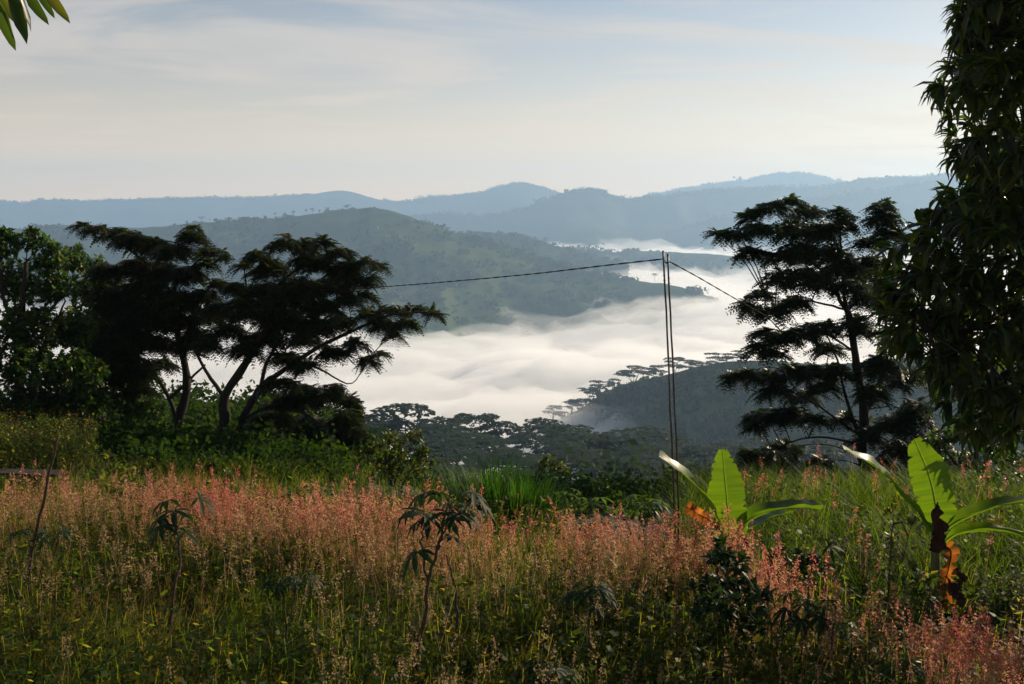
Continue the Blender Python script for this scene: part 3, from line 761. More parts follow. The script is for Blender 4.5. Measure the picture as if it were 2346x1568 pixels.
# ---- leaf spray hanging into the top left corner from a mango that stands outside the picture
def corner_spray():
    Y = 5.0
    x0 = -4.3; base = np.array((x0, Y, float(gh(x0, Y))))
    root = tag(empty('mango_tree', tuple(base)), 'mango leaves on a branch hanging into the top left corner', 'tree')
    g = Geo(); trunk = smooth_path([base - (0, 0, .1), base + (.1, 0, 2), base + (0, .1, 4.2), base + (.1, .1, 6.3)], 10); g.tube(trunk, np.linspace(.16, .07, 10), 8); g.build('trunk', M_bark, root)
    e = at(70, -45, Y); q = smooth_path([trunk[6], (trunk[6] + e) / 2 + (0, 0, .5), at(-60, -90, Y), e], 12)
    g = Geo(); g.tube(q, np.linspace(.05, .008, 12), 6); g.build('branch', M_bark, root)
    rng = np.random.default_rng(5)
    tips = [((-8, -12), (33, 116), .0), ((22, -30), (63, 99), .05), ((38, -25), (75, 72), -.06), ((-4, -20), (42, 58), .1), ((55, -30), (110, 56), .05), ((84, -35), (124, 42), .0), ((95, -40), (160, 53), -.05), ((10, -40), (12, 40), .2), ((70, -40), (84, 18), .15), ((-40, -30), (-14, 90), .1)]
    pet = Geo()
    for b, t, dz in tips:
        B, T_ = at(*b, Y + dz), at(*t, Y + dz * .5)
        d = (T_ - B)[None]; L = np.linalg.norm(d)
        g = Geo(); ov = rows([0, .2, .45, .68, .86, 1.0], [.012, .085, .12, .10, .06, .003], [0, .01, 0, -.02, -.03, -.05], .3, [0, .012, .02, .012, .0, 0], [0, .012, -.014, .016, -.01, 0])
        g.scatter(ov, frames(d, rng.normal(size=(1, 3)) * .5 + (.25, -1, .4), L), B[None], np.array([rng.uniform(.3, 1)]))
        g.build('leaf', M_mango, root)
        s = q[np.linalg.norm(q - B, axis=1).argmin()]
        pet.tube(np.stack([s, (s + B) / 2 + (0, 0, .02), B]), .004, 4, cap=False)
    tag(pet.build('leaf_stalks', M_greenstem, root), kind='stuff')
    c = trunk[-1] + rng.normal(0, 1, (90, 3)) * (.7, .9, .6) + (-.5, -.3, .6)
    cr = Geo(); rosettes(cr, LANCE, c, c - trunk[-1] + (0, 0, .2), 9, .23, rng, (.5, 1.1), .5); cr.build('crown', M_mango, root)
    tw = Geo()
    for p in c: tw.tube(np.stack([trunk[-1], (p + trunk[-1]) / 2 + (0, 0, .1), p]), (.02, .01, .006), 4, cap=False)
    tag(tw.build('twigs', M_bark, root), kind='stuff')
corner_spray()

# ------------------------------------------------------------------ flat-topped trees on the slope beyond the field
def parasol_template(seed, H=24.0):
    g = np.random.default_rng(seed)
    lean = g.uniform(-.08, .08, 2)
    fork = H * g.uniform(.38, .55)
    tip = np.array((lean[0] * fork, lean[1] * fork, fork))
    wood = Geo(); wood.tube(smooth_path([(0, 0, -1.5), tip * .5 + (g.normal(0, .3), 0, 0), tip], 8), np.linspace(.42, .26, 8), 6)
    leaf = Geo()
    nl = g.integers(5, 8)
    a0 = g.uniform(0, 6.28)
    for k in range(nl):
        a = a0 + 6.283 * k / nl + g.normal(0, .3); R = H * g.uniform(.12, .36); z = H * g.uniform(.74, 1.0)
        if k == 0: R *= .3; z = H
        e = np.array((math.cos(a) * R + tip[0], math.sin(a) * R + tip[1], z))
        m = tip + (e - tip) * (.45, .45, .6) + g.normal(0, .4, 3)
        q = smooth_path([tip, m, e], 7); wood.tube(q, np.linspace(.2, .05, 7), 4, cap=False)
        subs = [(e, H * g.uniform(.13, .19))] + [(q[4] + (g.normal(0, 1.6), g.normal(0, 1.6), g.uniform(.2, 1.4)), H * g.uniform(.07, .11))]
        for c, rr in subs:
            n = int(150 * (rr / 3.6) ** 2) + 30
            th, ra = g.uniform(0, 6.28, n), np.sqrt(g.uniform(0, 1, n)) * rr
            ra *= 1 + .18 * np.sin(th * 3 + k)
            P = c + np.stack([np.cos(th) * ra, np.sin(th) * ra, .10 * rr - .16 * rr * (ra / rr) ** 2 + g.normal(0, .16, n)], -1)
            d = np.stack([np.cos(th + g.normal(0, .8, n)), np.sin(th + g.normal(0, .8, n)), g.normal(-.1, .25, n)], -1)
            leaf.scatter(SPRAY, frames(d, np.array((0, 0, 1.)) + g.normal(0, .3, (n, 3)), g.uniform(.55, 1.1, n)), P, g.random(n))
    return wood, leaf
SPRAY = rows([-.5, 0, .6], [.22, .42, .1], [0, .08, -.12], -.2)
M_parasol = leaf_mat('flat topped tree leaves', [(0, (.010, .022, .010)), (1, (.026, .046, .018))], [(0, (.02, .045, .012)), (1, (.05, .085, .02))], .3, .6, .1)
PARA = []
for s_ in range(6):
    w_, l_ = parasol_template(300 + s_)
    wo = w_.build('trunk', M_bark); lo = l_.build('crown', M_parasol)
    PARA.append((wo.data, lo.data)); bpy.data.objects.remove(wo); bpy.data.objects.remove(lo)

def parasol(px, py, Y, h, label, v, group=None, width=1.0, name='flat_topped_tree'):
    """px, py: the top of the crown"""
    p = at(px, py, Y); hw = h
    if Y < 400:                                     # rooted on the slope below the field
        h = float(np.clip(p[2] - gh(p[0], p[1]), 7, 42))
    z0 = p[2] - h
    t = tag(empty(name, (p[0], p[1], z0)), label, 'tree', group)
    for n_, me in zip(('trunk', 'crown'), PARA[v % 6]):
        o = bpy.data.objects.new(n_, me); COL.objects.link(o); o.parent = t
    t.rotation_euler = (0, 0, v * 1.7 + px * .01)
    k = h / 24.0
    t.scale = (hw / 24.0 * width, hw / 24.0 * width, k)
    return t
SHARED = 'dim flat-topped tree standing among others on the hazy slope behind the poles'
ORD = ['first', 'second', 'third', 'fourth', 'fifth', 'sixth', 'seventh', 'eighth', 'ninth', 'tenth']
def ordinals(rows_, shared, texts):
    """tell look-alikes apart by their place in the row"""
    out = list(rows_)
    for test, text in texts:
        idx = sorted((r[0], k) for k, r in enumerate(rows_) if r[5] == shared and test(r))
        for n_, (_, k) in enumerate(idx): out[k] = rows_[k][:5] + (text % ORD[n_],)
    return out
for i, (px, py, Y, h, w, lab) in enumerate(ordinals([
    (930, 944, 300, 27, 1.9, 'widest flat-topped tree, left end of the row against the fog'),
    (1000, 982, 270, 25, 1.6, 'dark flat-topped tree right below the widest one at the fog edge'),
    (1050, 1004, 240, 22, 1.6, 'flat-topped tree under the small round-headed one at the fog edge'),
    (1106, 960, 330, 26, 1.0, 'flat-topped tree with small domed crown standing above the row'),
    (1182, 1002, 320, 20, 1.0, 'thin broken-topped tree in the dip of the row at the fog edge'),
    (1258, 978, 310, 27, 1.5, 'flat-topped tree with bare leaning trunk right of the dip'),
    (1330, 984, 290, 27, 1.6, 'dark flat-topped tree between the leaning trunk and the right end of the row'),
    (1412, 996, 260, 30, 1.3, 'tall flat-topped tree with layered crown, right end of the row'),
    (1150, 1040, 210, 22, 1.2, 'dark spreading tree in front of the dip in the row'),
    (1090, 1046, 200, 20, 1.15, 'low spreading tree with spotted light crown above the tussock'),
    (870, 975, 320, 24, 1.1, 'flat-topped tree half hidden behind the low branch of the forked tree'),
    (600, 935, 330, 26, 1.2, 'flat-topped tree seen between the trunks of the left trees'),
    (470, 955, 320, 24, 1.1, 'flat-topped tree seen beside the bent trunk on the left'),
    (680, 930, 340, 25, 1.1, 'flat-topped tree showing through the foliage of the forked tree'),
    (1480, 1022, 240, 22, 1.1, SHARED), (1545, 1012, 330, 24, 1.1, SHARED), (1600, 1025, 300, 23, 1.1, SHARED), (1660, 1018, 340, 24, 1.1, SHARED), (1720, 1030, 280, 22, 1.1, SHARED),
    (1790, 1015, 330, 24, 1.1, SHARED), (1850, 1030, 270, 22, 1.1, SHARED), (1910, 1020, 300, 22, 1.1, SHARED), (1520, 1050, 200, 20, 1.1, SHARED), (1580, 1062, 180, 18, 1.1, SHARED), (1680, 1060, 210, 20, 1.1, SHARED),
    (1760, 1070, 190, 18, 1.1, SHARED), (1880, 1075, 180, 18, 1.1, SHARED), (1350, 1055, 180, 18, 1.1, SHARED), (1440, 1060, 170, 17, 1.1, SHARED),
    (1230, 1060, 180, 18, 1.1, SHARED), (1020, 1070, 160, 16, 1.1, SHARED), (1300, 1030, 220, 22, 1.1, SHARED)], SHARED, [
    (lambda r: r[0] < 1515, 'dim spreading tree below the fog-edge row, %s from the left, left of the poles'),
    (lambda r: r[0] > 1515 and r[2] > 250, 'hazy flat-topped tree of the back row, %s to the right of the poles'),
    (lambda r: r[0] > 1515 and r[2] <= 250, 'darker flat-topped tree of the front row, %s to the right of the poles')])):
    parasol(px, py, Y, h, lab, i, 'flat-topped trees on the slope beyond the field', w)
# along the dark ridge, some of them standing in the fog
RIDGE = 'flat-topped tree on the skyline of the dark ridge'
for i, (px, py, Y, h, w, lab) in enumerate(ordinals([
    (1268, 933, 905, 25, 1.0, 'lowest flat-topped tree on the dark ridge, fading into the fog'), (1312, 921, 880, 25, 1.1, 'second flat-topped tree up the dark ridge from the fog'), (1372, 875, 850, 27, 1.2, 'flat-topped tree half veiled by fog where the dark ridge steepens'),
    (1352, 889, 860, 25, 1.0, RIDGE), (1452, 839, 815, 29, 1.3, 'broad pale flat-topped tree just left of the poles on the dark ridge'), (1500, 841, 800, 25, 1.1, RIDGE), (1548, 823, 780, 27, 1.0, 'small domed tree right behind the poles on the dark ridge'),
    (1590, 829, 765, 23, 1.1, RIDGE), (1640, 811, 745, 25, 1.2, 'pair of flat crowns crowning the dark ridge right of the poles'), (1690, 806, 725, 25, 1.2, RIDGE), (1410, 871, 835, 25, 1.1, RIDGE), (1760, 809, 705, 23, 1.1, RIDGE), (1290, 946, 900, 23, 1.0, RIDGE), (1330, 916, 875, 23, 1.0, RIDGE)], RIDGE, [(lambda r: True, 'plain flat-topped tree on the dark ridge skyline, %s of these from the left')])):
    parasol(px, py, Y, h, lab, i + 2, 'flat-topped trees along the dark ridge', w)
# lone trees on the green hill's crest and the wooded summit
CR = 'small round tree on the open crest of the green hill'
for i, (px, py, Y, h, w, lab) in enumerate(ordinals([
    (630, 488, 2395, 15, .8, 'leftmost small tree of the row on the green hill crest'), (652, 488, 2390, 14, .8, CR), (672, 484, 2380, 17, 1.0, 'third small tree from the left on the green hill crest'), (702, 480, 2365, 16, .8, CR), (716, 478, 2358, 18, 1.0, CR), (732, 481, 2350, 14, .9, CR),
    (750, 476, 2345, 16, 1.0, 'rightmost small tree of the row below the wooded summit'), (795, 470, 2318, 20, 1.3, 'bushy tree at the left end of the wooded summit'), (462, 497, 2440, 17, 1.2, 'single spreading tree on the crest above the left trees'), (498, 504, 2430, 13, 1.0, CR),
    (1248, 545, 2690, 22, 1.3, 'flat-topped tree on the shoulder behind the green hill'), (1225, 543, 2700, 24, .9, 'narrow tree beside the flat-topped one behind the green hill'), (1500, 627, 2025, 15, 1.3, 'flat tree on the low spur of the green hill beside the poles')], CR, [(lambda r: True, 'plain small tree on the green hill crest, %s of these from the left')])):
    parasol(px, py, Y, h, lab, i + 1, 'trees along the green hill crest', w)

def wood_slope():
    """scrub and smaller trees between the flat-topped ones: one mass"""
    rng = np.random.default_rng(77)
    n = 1200
    y = 34 * np.exp(rng.uniform(0, math.log(620 / 34), n)); x = rng.uniform(-.62, .66, n) * y
    ok = ~((x / y < -.05) & (y < 55))
    x, y = x[ok], y[ok]; z = gh(x, y); n = len(x)
    s = np.clip(.016 * y - .1, .4, 5.5) * np.exp(rng.normal(0, .25, n))
    G = Geo()
    for k in range(5):
        q = np.arange(n) % 5 == k
        th = rng.uniform(0, 6.28, q.sum()); c_, s_ = np.cos(th), np.sin(th); zz = np.zeros_like(c_)
        M = np.stack([np.stack([c_, -s_, zz], -1), np.stack([s_, c_, zz], -1), np.stack([zz, zz, zz + 1.1], -1)], 1) * s[q][:, None, None]
        G.scatter(FINE[k], M, np.stack([x[q], y[q], z[q] + s[q] * .45], -1), rng.uniform(0, .6, q.sum()))
    o = G.build('undergrowth', M_hilltree)
    tag(o, 'scrub and small trees covering the slope below the field', 'undergrowth', kind='stuff')
def fine_tuft(seed, n=72):
    g = np.random.default_rng(seed); V, Fs = [], []
    lob = g.normal(size=(9, 3)) * (.5, .5, .35)
    for k in range(n):
        c = lob[g.integers(9)]; d = g.normal(size=3); d /= np.linalg.norm(d)
        p = c + d * g.uniform(.2, .5); d2 = d + g.normal(0, .5, 3); d2 /= np.linalg.norm(d2)
        a = np.cross(d2, g.normal(size=3)); a /= np.linalg.norm(a); b = np.cross(d2, a); q = g.uniform(.065, .14)
        V += [p - a * q * 1.3, p + b * q * .8, p + a * q * 1.3, p - b * q * .8]; Fs.append([4 * k, 4 * k + 1, 4 * k + 2, 4 * k + 3])
    return np.array(V), [np.array(Fs)]
FINE = [fine_tuft(900 + k) for k in range(5)]
wood_slope()
def scrub_left():
    rng = np.random.default_rng(78); n = 1050
    y = 16.4 + 27 * rng.uniform(0, 1, n) ** 1.6; x = rng.uniform(-.62, -.02, n) * y
    r = x / y; ok = ((r > -.36) | (y > 18.5)) & ~((r > -.16) & (y < 24)); x, y = x[ok], y[ok]
    s = rng.uniform(.30, .62, len(x)) * np.clip(.6 + (y - 16.4) * .2, 0, 1) * (1 + np.clip(y - 28, 0, 12) * .06)
    y2 = rng.uniform(15.2, 30, 420); x2 = rng.uniform(-.06, .19, 420) * y2                 # and low growth past the middle of the field
    x, y, s = np.concatenate([x, x2]), np.concatenate([y, y2]), np.concatenate([s, rng.uniform(.22, .42, 420)])
    z = gh(x, y); n = len(x); G = Geo()
    for k in range(5):
        q = np.arange(n) % 5 == k; th = rng.uniform(0, 6.28, q.sum()); c_, s_ = np.cos(th), np.sin(th); zz = np.zeros_like(c_)
        M = np.stack([np.stack([c_, -s_, zz], -1), np.stack([s_, c_, zz], -1), np.stack([zz, zz, zz + 1.0], -1)], 1) * s[q][:, None, None]
        G.scatter(FINE[k], M, np.stack([x[q], y[q], z[q] + s[q] * .35], -1), rng.uniform(0, .9, q.sum()))
    tag(G.build('undergrowth', M_scrub_shade), 'dark scrub under the trees on the left', 'undergrowth', kind='stuff')
scrub_left()

# ------------------------------------------------------------------ shrubs round the field
def shrub(name, label, Y, base, clumps, leafT, leafM, lsize, per, seed, stems=5, nleaf=7, droop=.2, tintf=None, cat='shrub', group=None, dens=1.0, spread=(.35, 1.)):
    """base (px, py): where it leaves the ground; stems run up to the clumps"""
    rng = np.random.default_rng(seed)
    limbs = []
    for c in clumps[:stems]:
        limbs.append(([base, ((base[0] * .6 + c[0] * .4), (base[1] * .5 + c[1] * .5)), (c[0], c[1])], .018 * Y / 16, .006 * Y / 16))
    return tree(name, label, cat, Y, [([base, (base[0] + rng.normal(0, 4), base[1] * .6 + clumps[0][1] * .4), (clumps[0][0], clumps[0][1])], .025 * Y / 16, .008 * Y / 16)],
                limbs[1:], clumps, leafT, leafM, lsize, per, seed, nleaf, dens, droop, group, None, .8, M_stem, tintf, .004, spread, 'foliage')

shrub('leafy_shrub', 'sunlit yellow-green shrub right of the forked tree', 21, (900, 1165), [(905, 1010, 30, 24), (950, 1000, 24, 18), (968, 1040, 28, 22), (860, 1030, 34, 30), (910, 1050, 40, 30), (830, 1060, 34, 34), (880, 1090, 50, 36), (960, 1075, 30, 24), (830, 1120, 44, 34), (900, 1140, 50, 26), (985, 1060, 14, 14), (890, 1000, 16, 12)], OVATE, M_sunny, .10, 20, 401, 7, 7, .2)
shrub('leafy_shrub', 'small round-headed bush standing alone left of the poles', 20.5, (1268, 1185), [(1262, 1068, 32, 22), (1258, 1050, 14, 9), (1288, 1082, 22, 18), (1240, 1090, 18, 20), (1268, 1105, 34, 22), (1264, 1128, 24, 12)], OVATE, M_sunny, .11, 18, 402, 4, 7, .2)
shrub('leafy_shrub', 'low dark bush in front of the round-headed bush', 19.6, (1350, 1230), [(1310, 1140, 24, 18), (1350, 1125, 26, 16), (1385, 1130, 30, 20), (1340, 1160, 50, 26), (1400, 1165, 34, 24), (1300, 1180, 34, 26), (1360, 1195, 60, 26), (1430, 1185, 24, 18)], OVATE, M_broad, .11, 15, 403, 6, 7, .2)
shrub('leafy_shrub', 'ragged bush behind the foot of the poles', 21.0, (1545, 1215), [(1530, 1080, 14, 16), (1560, 1085, 22, 14), (1580, 1095, 16, 12), (1535, 1110, 22, 18), (1570, 1120, 26, 18), (1540, 1150, 28, 22), (1590, 1150, 16, 16)], OVATE, M_broad, .09, 16, 404, 5, 7, .2)
shrub('leafy_shrub', 'low leafy hedge bush between tussock and sunlit shrub', 18, (1060, 1215), [(1030, 1140, 40, 18), (1090, 1150, 40, 16), (1180, 1140, 34, 14), (1140, 1165, 40, 18), (1220, 1165, 40, 18), (1000, 1175, 40, 20)], OVATE, M_broad, .09, 16, 405, 5, 7, .2)
shrub('leafy_shrub', 'dark undergrowth bush below the bent feathery tree', 22, (330, 1110), [(300, 990, 50, 34), (360, 1000, 44, 34), (330, 1040, 60, 36), (400, 1050, 44, 34), (280, 1060, 40, 30), (360, 1080, 60, 28), (440, 1080, 40, 28)], OVATE, M_scrub_shade, .10, 15, 406, 5, 7, .2)
shrub('leafy_shrub', 'dark undergrowth bush below the forked feathery tree', 21, (520, 1130), [(470, 1060, 40, 30), (520, 1075, 46, 28), (570, 1085, 46, 28), (500, 1105, 60, 22), (600, 1115, 50, 22), (450, 1100, 40, 22), (540, 1110, 34, 20)], OVATE, M_scrub_shade, .09, 15, 407, 5, 7, .2)
shrub('leafy_shrub', 'sunlit low bush right of the stump behind the pink grass', 16.4, (500, 1165), [(480, 1095, 26, 14), (520, 1085, 22, 12), (500, 1115, 40, 18), (550, 1120, 30, 16), (450, 1120, 26, 16)], OVATE, M_sunny, .09, 22, 414, 5, 7, .2)
shrub('leafy_shrub', 'drooping brownish bush under the low branch of the forked tree', 18.5, (690, 1170), [(640, 1085, 30, 26), (690, 1060, 34, 30), (740, 1080, 34, 30), (670, 1115, 50, 24), (740, 1125, 50, 24), (610, 1120, 30, 20), (790, 1110, 30, 26)], FEATHERS, M_feather, .26, 8, 415, 5, 6, .35)
shrub('leafy_shrub', 'green bush between the drooping bush and the sunlit shrub', 17.6, (800, 1185), [(780, 1120, 30, 20), (820, 1110, 26, 18), (800, 1145, 44, 20), (850, 1150, 30, 18), (750, 1150, 26, 16)], OVATE, M_broad, .09, 20, 416, 5, 7, .2)
shrub('leafy_shrub', 'broad-leaved plant with orange young leaves behind the stump', 16, (255, 1150), [(247, 1050, 14, 14), (240, 1080, 30, 18), (275, 1075, 26, 14), (300, 1080, 22, 12), (250, 1105, 40, 20), (215, 1090, 20, 14), (300, 1105, 26, 16)], OVATE, M_sunny, .16, 7, 408, 6, 6, .1)
shrub('leafy_shrub', 'bush under the mango with small glinting leaves', 15.5, (2230, 1200), [(2200, 1120, 60, 36), (2280, 1130, 60, 40), (2340, 1120, 50, 44), (2240, 1165, 60, 30), (2320, 1175, 60, 30), (2180, 1165, 40, 24), (2280, 1090, 50, 30)], OVATE, M_glossy, .08, 16, 409, 5, 7, .2)
shrub('leafy_shrub', 'dark glossy-leaved shrub with short trunk in front of the left banana', 9.2, (1669, 1555), [(1660, 1255, 22, 26), (1640, 1280, 30, 30), (1690, 1290, 30, 28), (1665, 1330, 46, 32), (1620, 1350, 26, 30), (1710, 1350, 34, 32), (1650, 1385, 50, 30), (1600, 1400, 18, 30), (1700, 1410, 44, 34), (1740, 1375, 18, 30), (1630, 1440, 40, 26), (1690, 1460, 44, 22), (1735, 1440, 24, 26), (1590, 1355, 10, 18)], OVATE, M_glossy, .105, 26, 410, 9, 6, .1)
shrub('vine_bush', 'tangled glossy vine bush right of the left banana', 10.8, (1815, 1370), [(1800, 1265, 40, 14), (1850, 1270, 34, 12), (1790, 1290, 44, 20), (1840, 1295, 44, 22), (1880, 1290, 26, 18), (1830, 1325, 50, 22), (1770, 1310, 26, 18), (1900, 1320, 26, 16)], OVATE, M_glossy, .10, 17, 411, 6, 7, .25)
shrub('leafy_plant', 'yellow-green leafy plant at the foot of the right banana', 9.4, (2135, 1470), [(2130, 1325, 20, 10), (2120, 1350, 30, 16), (2150, 1350, 24, 16), (2100, 1335, 22, 10), (2140, 1375, 30, 14), (2110, 1370, 24, 10)], OVATE, M_sunny, .10, 18, 412, 6, 6, .1)
shrub('slender_shrub', 'slender bare-stemmed shrub with sparse yellow-green tips left of right banana', 9.6, (2031, 1470), [(2046, 1178, 24, 8), (2088, 1205, 22, 10), (2041, 1235, 10, 8), (2040, 1300, 34, 12), (2085, 1300, 22, 14), (2060, 1330, 22, 14), (2020, 1310, 16, 8)], OVATE, M_sunny, .085, 6, 413, 5, 5, .1)

# tall flowering weeds behind the bench
def weeds(name, label, px0, px1, py0, py1, Y, n, seed, h, flower=True):
    rng = np.random.default_rng(seed); st, lf, fl = Geo(), Geo(), Geo()
    c0 = at((px0 + px1) / 2, py1, Y); root = tag(empty(name, (c0[0], c0[1], float(gh(c0[0], c0[1])))), label, 'weeds')
    for i in range(n):
        px = rng.uniform(px0, px1); yy = Y + rng.normal(0, .5); top = at(px, rng.uniform(py0, py0 + (py1 - py0) * .45), yy)
        b = np.array((top[0] + rng.normal(0, .1), yy, float(gh(top[0], yy)))); top = top + (rng.normal(0, .08), rng.normal(0, .1), 0)
        q = smooth_path([b, (b + top) / 2 + rng.normal(0, .03, 3), top], 8); st.tube(q, np.linspace(.008, .003, 8), 4, cap=False)
        m = 34; t = rng.uniform(.25, 1, m); P = b + (top - b) * t[:, None] + rng.normal(0, .05, (m, 3)) * (1.15 - t)[:, None]
        d = rng.normal(size=(m, 3)) * (1, 1, .35) + (0, 0, .35)
        lf.scatter(OVATE[0], frames(d, (0, 0, 1), rng.uniform(.05, .10, m) * (1.3 - .6 * t)), P, rng.random(m))
        if flower:
            m = 5; P = top + rng.normal(0, .07, (m, 3)); fl.scatter(OVATE[1], frames(rng.normal(size=(m, 3)), (0, 0, 1), rng.uniform(.02, .035, m)), P, rng.random(m))
    tag(st.build('stems', M_greenstem, root), kind='stuff'); tag(lf.build('leaves', M_weed, root), kind='stuff')
    if flower: tag(fl.build('flowers', M_flower, root), kind='stuff')
weeds('flowering_weeds', 'tall weeds with tiny yellow flowers behind the bench', -60, 215, 945, 1075, 17.5, 170, 501, 1.5)
weeds('leafy_weeds', 'patch of upright weeds right of the flowering weeds', 200, 520, 1040, 1110, 18.0, 80, 502, 1.2, False)
weeds('leafy_weeds', 'upright green weeds between the tussock and the dark bush', 1230, 1320, 1130, 1240, 15.0, 26, 503, 1.0, False)
weeds('leafy_weeds', 'dark weeds filling the ground under the forked tree', 420, 830, 1065, 1130, 18.5, 150, 505, 1.0, False)
weeds('leafy_weeds', 'leafy weeds in the tall grass between the two bananas', 1890, 2040, 1230, 1330, 11.5, 34, 506, .8, False)
weeds('leafy_weeds', 'leafy weeds at the right edge below the banana leaves', 2230, 2360, 1290, 1400, 10.4, 26, 507, .7, False)
weeds('leafy_weeds', 'low weeds under the bench', -40, 160, 1095, 1150, 15.9, 40, 504, .5, False)

# tussock of fresh green grass
def tussock(name, label, px, py, Y, n, h, spread, seed, lean=0.0):
    rng = np.random.default_rng(seed); p = at(px, py, Y); b = np.array((p[0], Y, float(gh(p[0], Y))))
    root = tag(empty(name, tuple(b)), label, 'grass'); g = Geo()
    for i in range(n):
        a = rng.uniform(0, 6.28); r = rng.uniform(0, .32) * spread; q0 = b + (math.cos(a) * r * 1.6, math.sin(a) * r, -.02)
        L = h * rng.uniform(.55, 1.1); o = np.array((math.cos(a) + lean, math.sin(a), 0)) * rng.uniform(.1, .55) * L
        P = np.stack([q0, q0 + o * .25 + (0, 0, L * .5), q0 + o * .6 + (0, 0, L * .85), q0 + o * 1.15 + (0, 0, L * rng.uniform(.8, 1.0))])
        side = np.cross(o + (0, 0, .01), (0, 0, 1)); side = side / (np.linalg.norm(side) + 1e-9); w = np.array((.005, .006, .004, .0008))
        V = np.concatenate([P - side * w[:, None], P + side * w[:, None]]); g.add(V, [np.array([(k, k + 1, k + 5, k + 4) for k in range(3)])], rng.random())
    tag(g.build('blades', M_tussock, root), kind='stuff')
tussock('grass_tussock', 'bright green tussock of tall grass in the middle distance', 1130, 1225, 14.6, 620, 1.0, 1.3, 511)
tussock('grass_tussock', 'second green tussock leaning right beside the first', 1205, 1235, 14.2, 420, .85, 1.1, 512, .5)

# ------------------------------------------------------------------ poles and cable
def tube_thing(name, label, cat, pts, r, mat, sides=10):
    b = np.array(pts[0]); root = tag(empty(name, tuple(b)), label, cat); return root
PB = np.array((at(1556, 1300, 11.7)[0], 11.7, float(gh(at(1556, 1300, 11.7)[0], 11.7))))
def pole(label, top, base, kinks):
    root = tag(empty('cable_pole', tuple(base)), label, 'pole')
    q = smooth_path([base - (0, 0, .3)] + kinks + [top], 18); q[2:-1] += np.random.default_rng(int(top[0] * 1000)).normal(0, .0025, (15, 3)) * (1, 1, 0)
    g = Geo(); g.tube(q, np.full(18, .0112) * (1 + .06 * np.sin(np.arange(18) * 2.7)), 12); g.build('shaft', M_metal, root)
    g = Geo(); g.tube(np.stack([top - (0, 0, .005), top + (0, 0, .012)]), .0125, 12); g.build('end_cap', M_metal, root)
    for z in (.28, .34):
        g = Geo(); c = top - (top - base) / np.linalg.norm(top - base) * z
        th = np.linspace(0, 6.28, 14); g.tube(np.stack([c[0] + .015 * np.cos(th), c[1] + .015 * np.sin(th), np.full(14, c[2])], -1), .003, 5, cap=False); g.build('wire_wrap', M_cable, root)
T1, T2 = at(1519, 577, 11.7), at(1530, 584, 11.75)
pole('taller left pole of the thin leaning pair', T1, PB + (-.012, 0, 0), [PB + (T1 - PB) * .33 + (-.012, 0, 0), PB + (T1 - PB) * .66 + (.0, 0, 0)])
pole('shorter right pole of the thin leaning pair', T2, PB + (.03, .05, 0), [PB + (T2 - PB) * .33 + (.03, .05, 0), PB + (T2 - PB) * .66 + (.02, .05, 0)])

def cable(label, pts, n, turns, r=.005):
    q = smooth_path(pts, n); root = tag(empty('twisted_cable', tuple(q[0])), label, 'cable')
    L = np.concatenate([[0], np.cumsum(np.linalg.norm(np.diff(q, axis=0), axis=1))]); t = L / L[-1]
    tg = np.gradient(q, axis=0); tg /= np.linalg.norm(tg, axis=1)[:, None]
    a = np.cross(tg, (0, 0, 1)); a /= np.linalg.norm(a, axis=1)[:, None]; b = np.cross(tg, a)
    for s in (0, math.pi):
        ph = t * turns * 6.283 + s
        g = Geo(); g.tube(q + (a * np.cos(ph)[:, None] + b * np.sin(ph)[:, None]) * r * .95, r, 5); g.build('strand', M_cable, root)
wa, wb = at(1517, 594, 11.72), at(1534, 600, 11.76)
cable('twisted black cable running left from the poles into the trees', [wa, at(1400, 607, 12.6), at(1200, 630, 14.6), at(1000, 648, 17.0), at(860, 659, 19.3), at(700, 672, 22.6), at(560, 690, 25.0)], 420, 26)
cable('twisted black cable dropping right from the poles into the tall tree', [wb, at(1600, 636, 13.2), at(1690, 688, 15.2), at(1780, 738, 17.6), at(1850, 775, 19.8), at(1940, 815, 21.4)], 200, 12)
cable('short slack cable end linking the tops of the two poles', [wa + (.02, 0, 0), (wa + wb) / 2 - (0, 0, .03), wb], 20, 2)

# ------------------------------------------------------------------ bench and stump
def bench():
    Y = 15.6; e = at(131, 1078, Y); top = e[2]; gz = float(gh(e[0], Y)); b = np.array((e[0] - .9, Y, gz))
    root = tag(empty('plank_bench', tuple(b)), 'rough wooden plank bench at the left edge of the field', 'bench')
    def part(n_, c, d, rz=0., rx=0., ry=0.):
        R = np.array(Matrix.Rotation(rz, 3, 'Z') @ Matrix.Rotation(ry, 3, 'Y') @ Matrix.Rotation(rx, 3, 'X'))
        g = Geo(); g.box(c, d, R); o = g.build(n_, M_plank, root, False)
        m = o.modifiers.new('edge', 'BEVEL'); m.width = .006; m.segments = 2
    part('seat', (e[0] - .95, Y, top - .02), (1.95, .24, .032), 0, .03, .03)
    h = top - .04 - gz + .05
    for x, lean in ((e[0] - .34, .12), (e[0] - .16, -.22), (e[0] - 1.6, .1), (e[0] - 1.75, -.15)):
        part('leg', (x, Y + lean * .3, gz + h / 2 - .04), (.065, .05, h), 0, lean * .5, -lean)
    part('crossbar', (e[0] - .28, Y, top - .07), (.30, .06, .05))
bench()
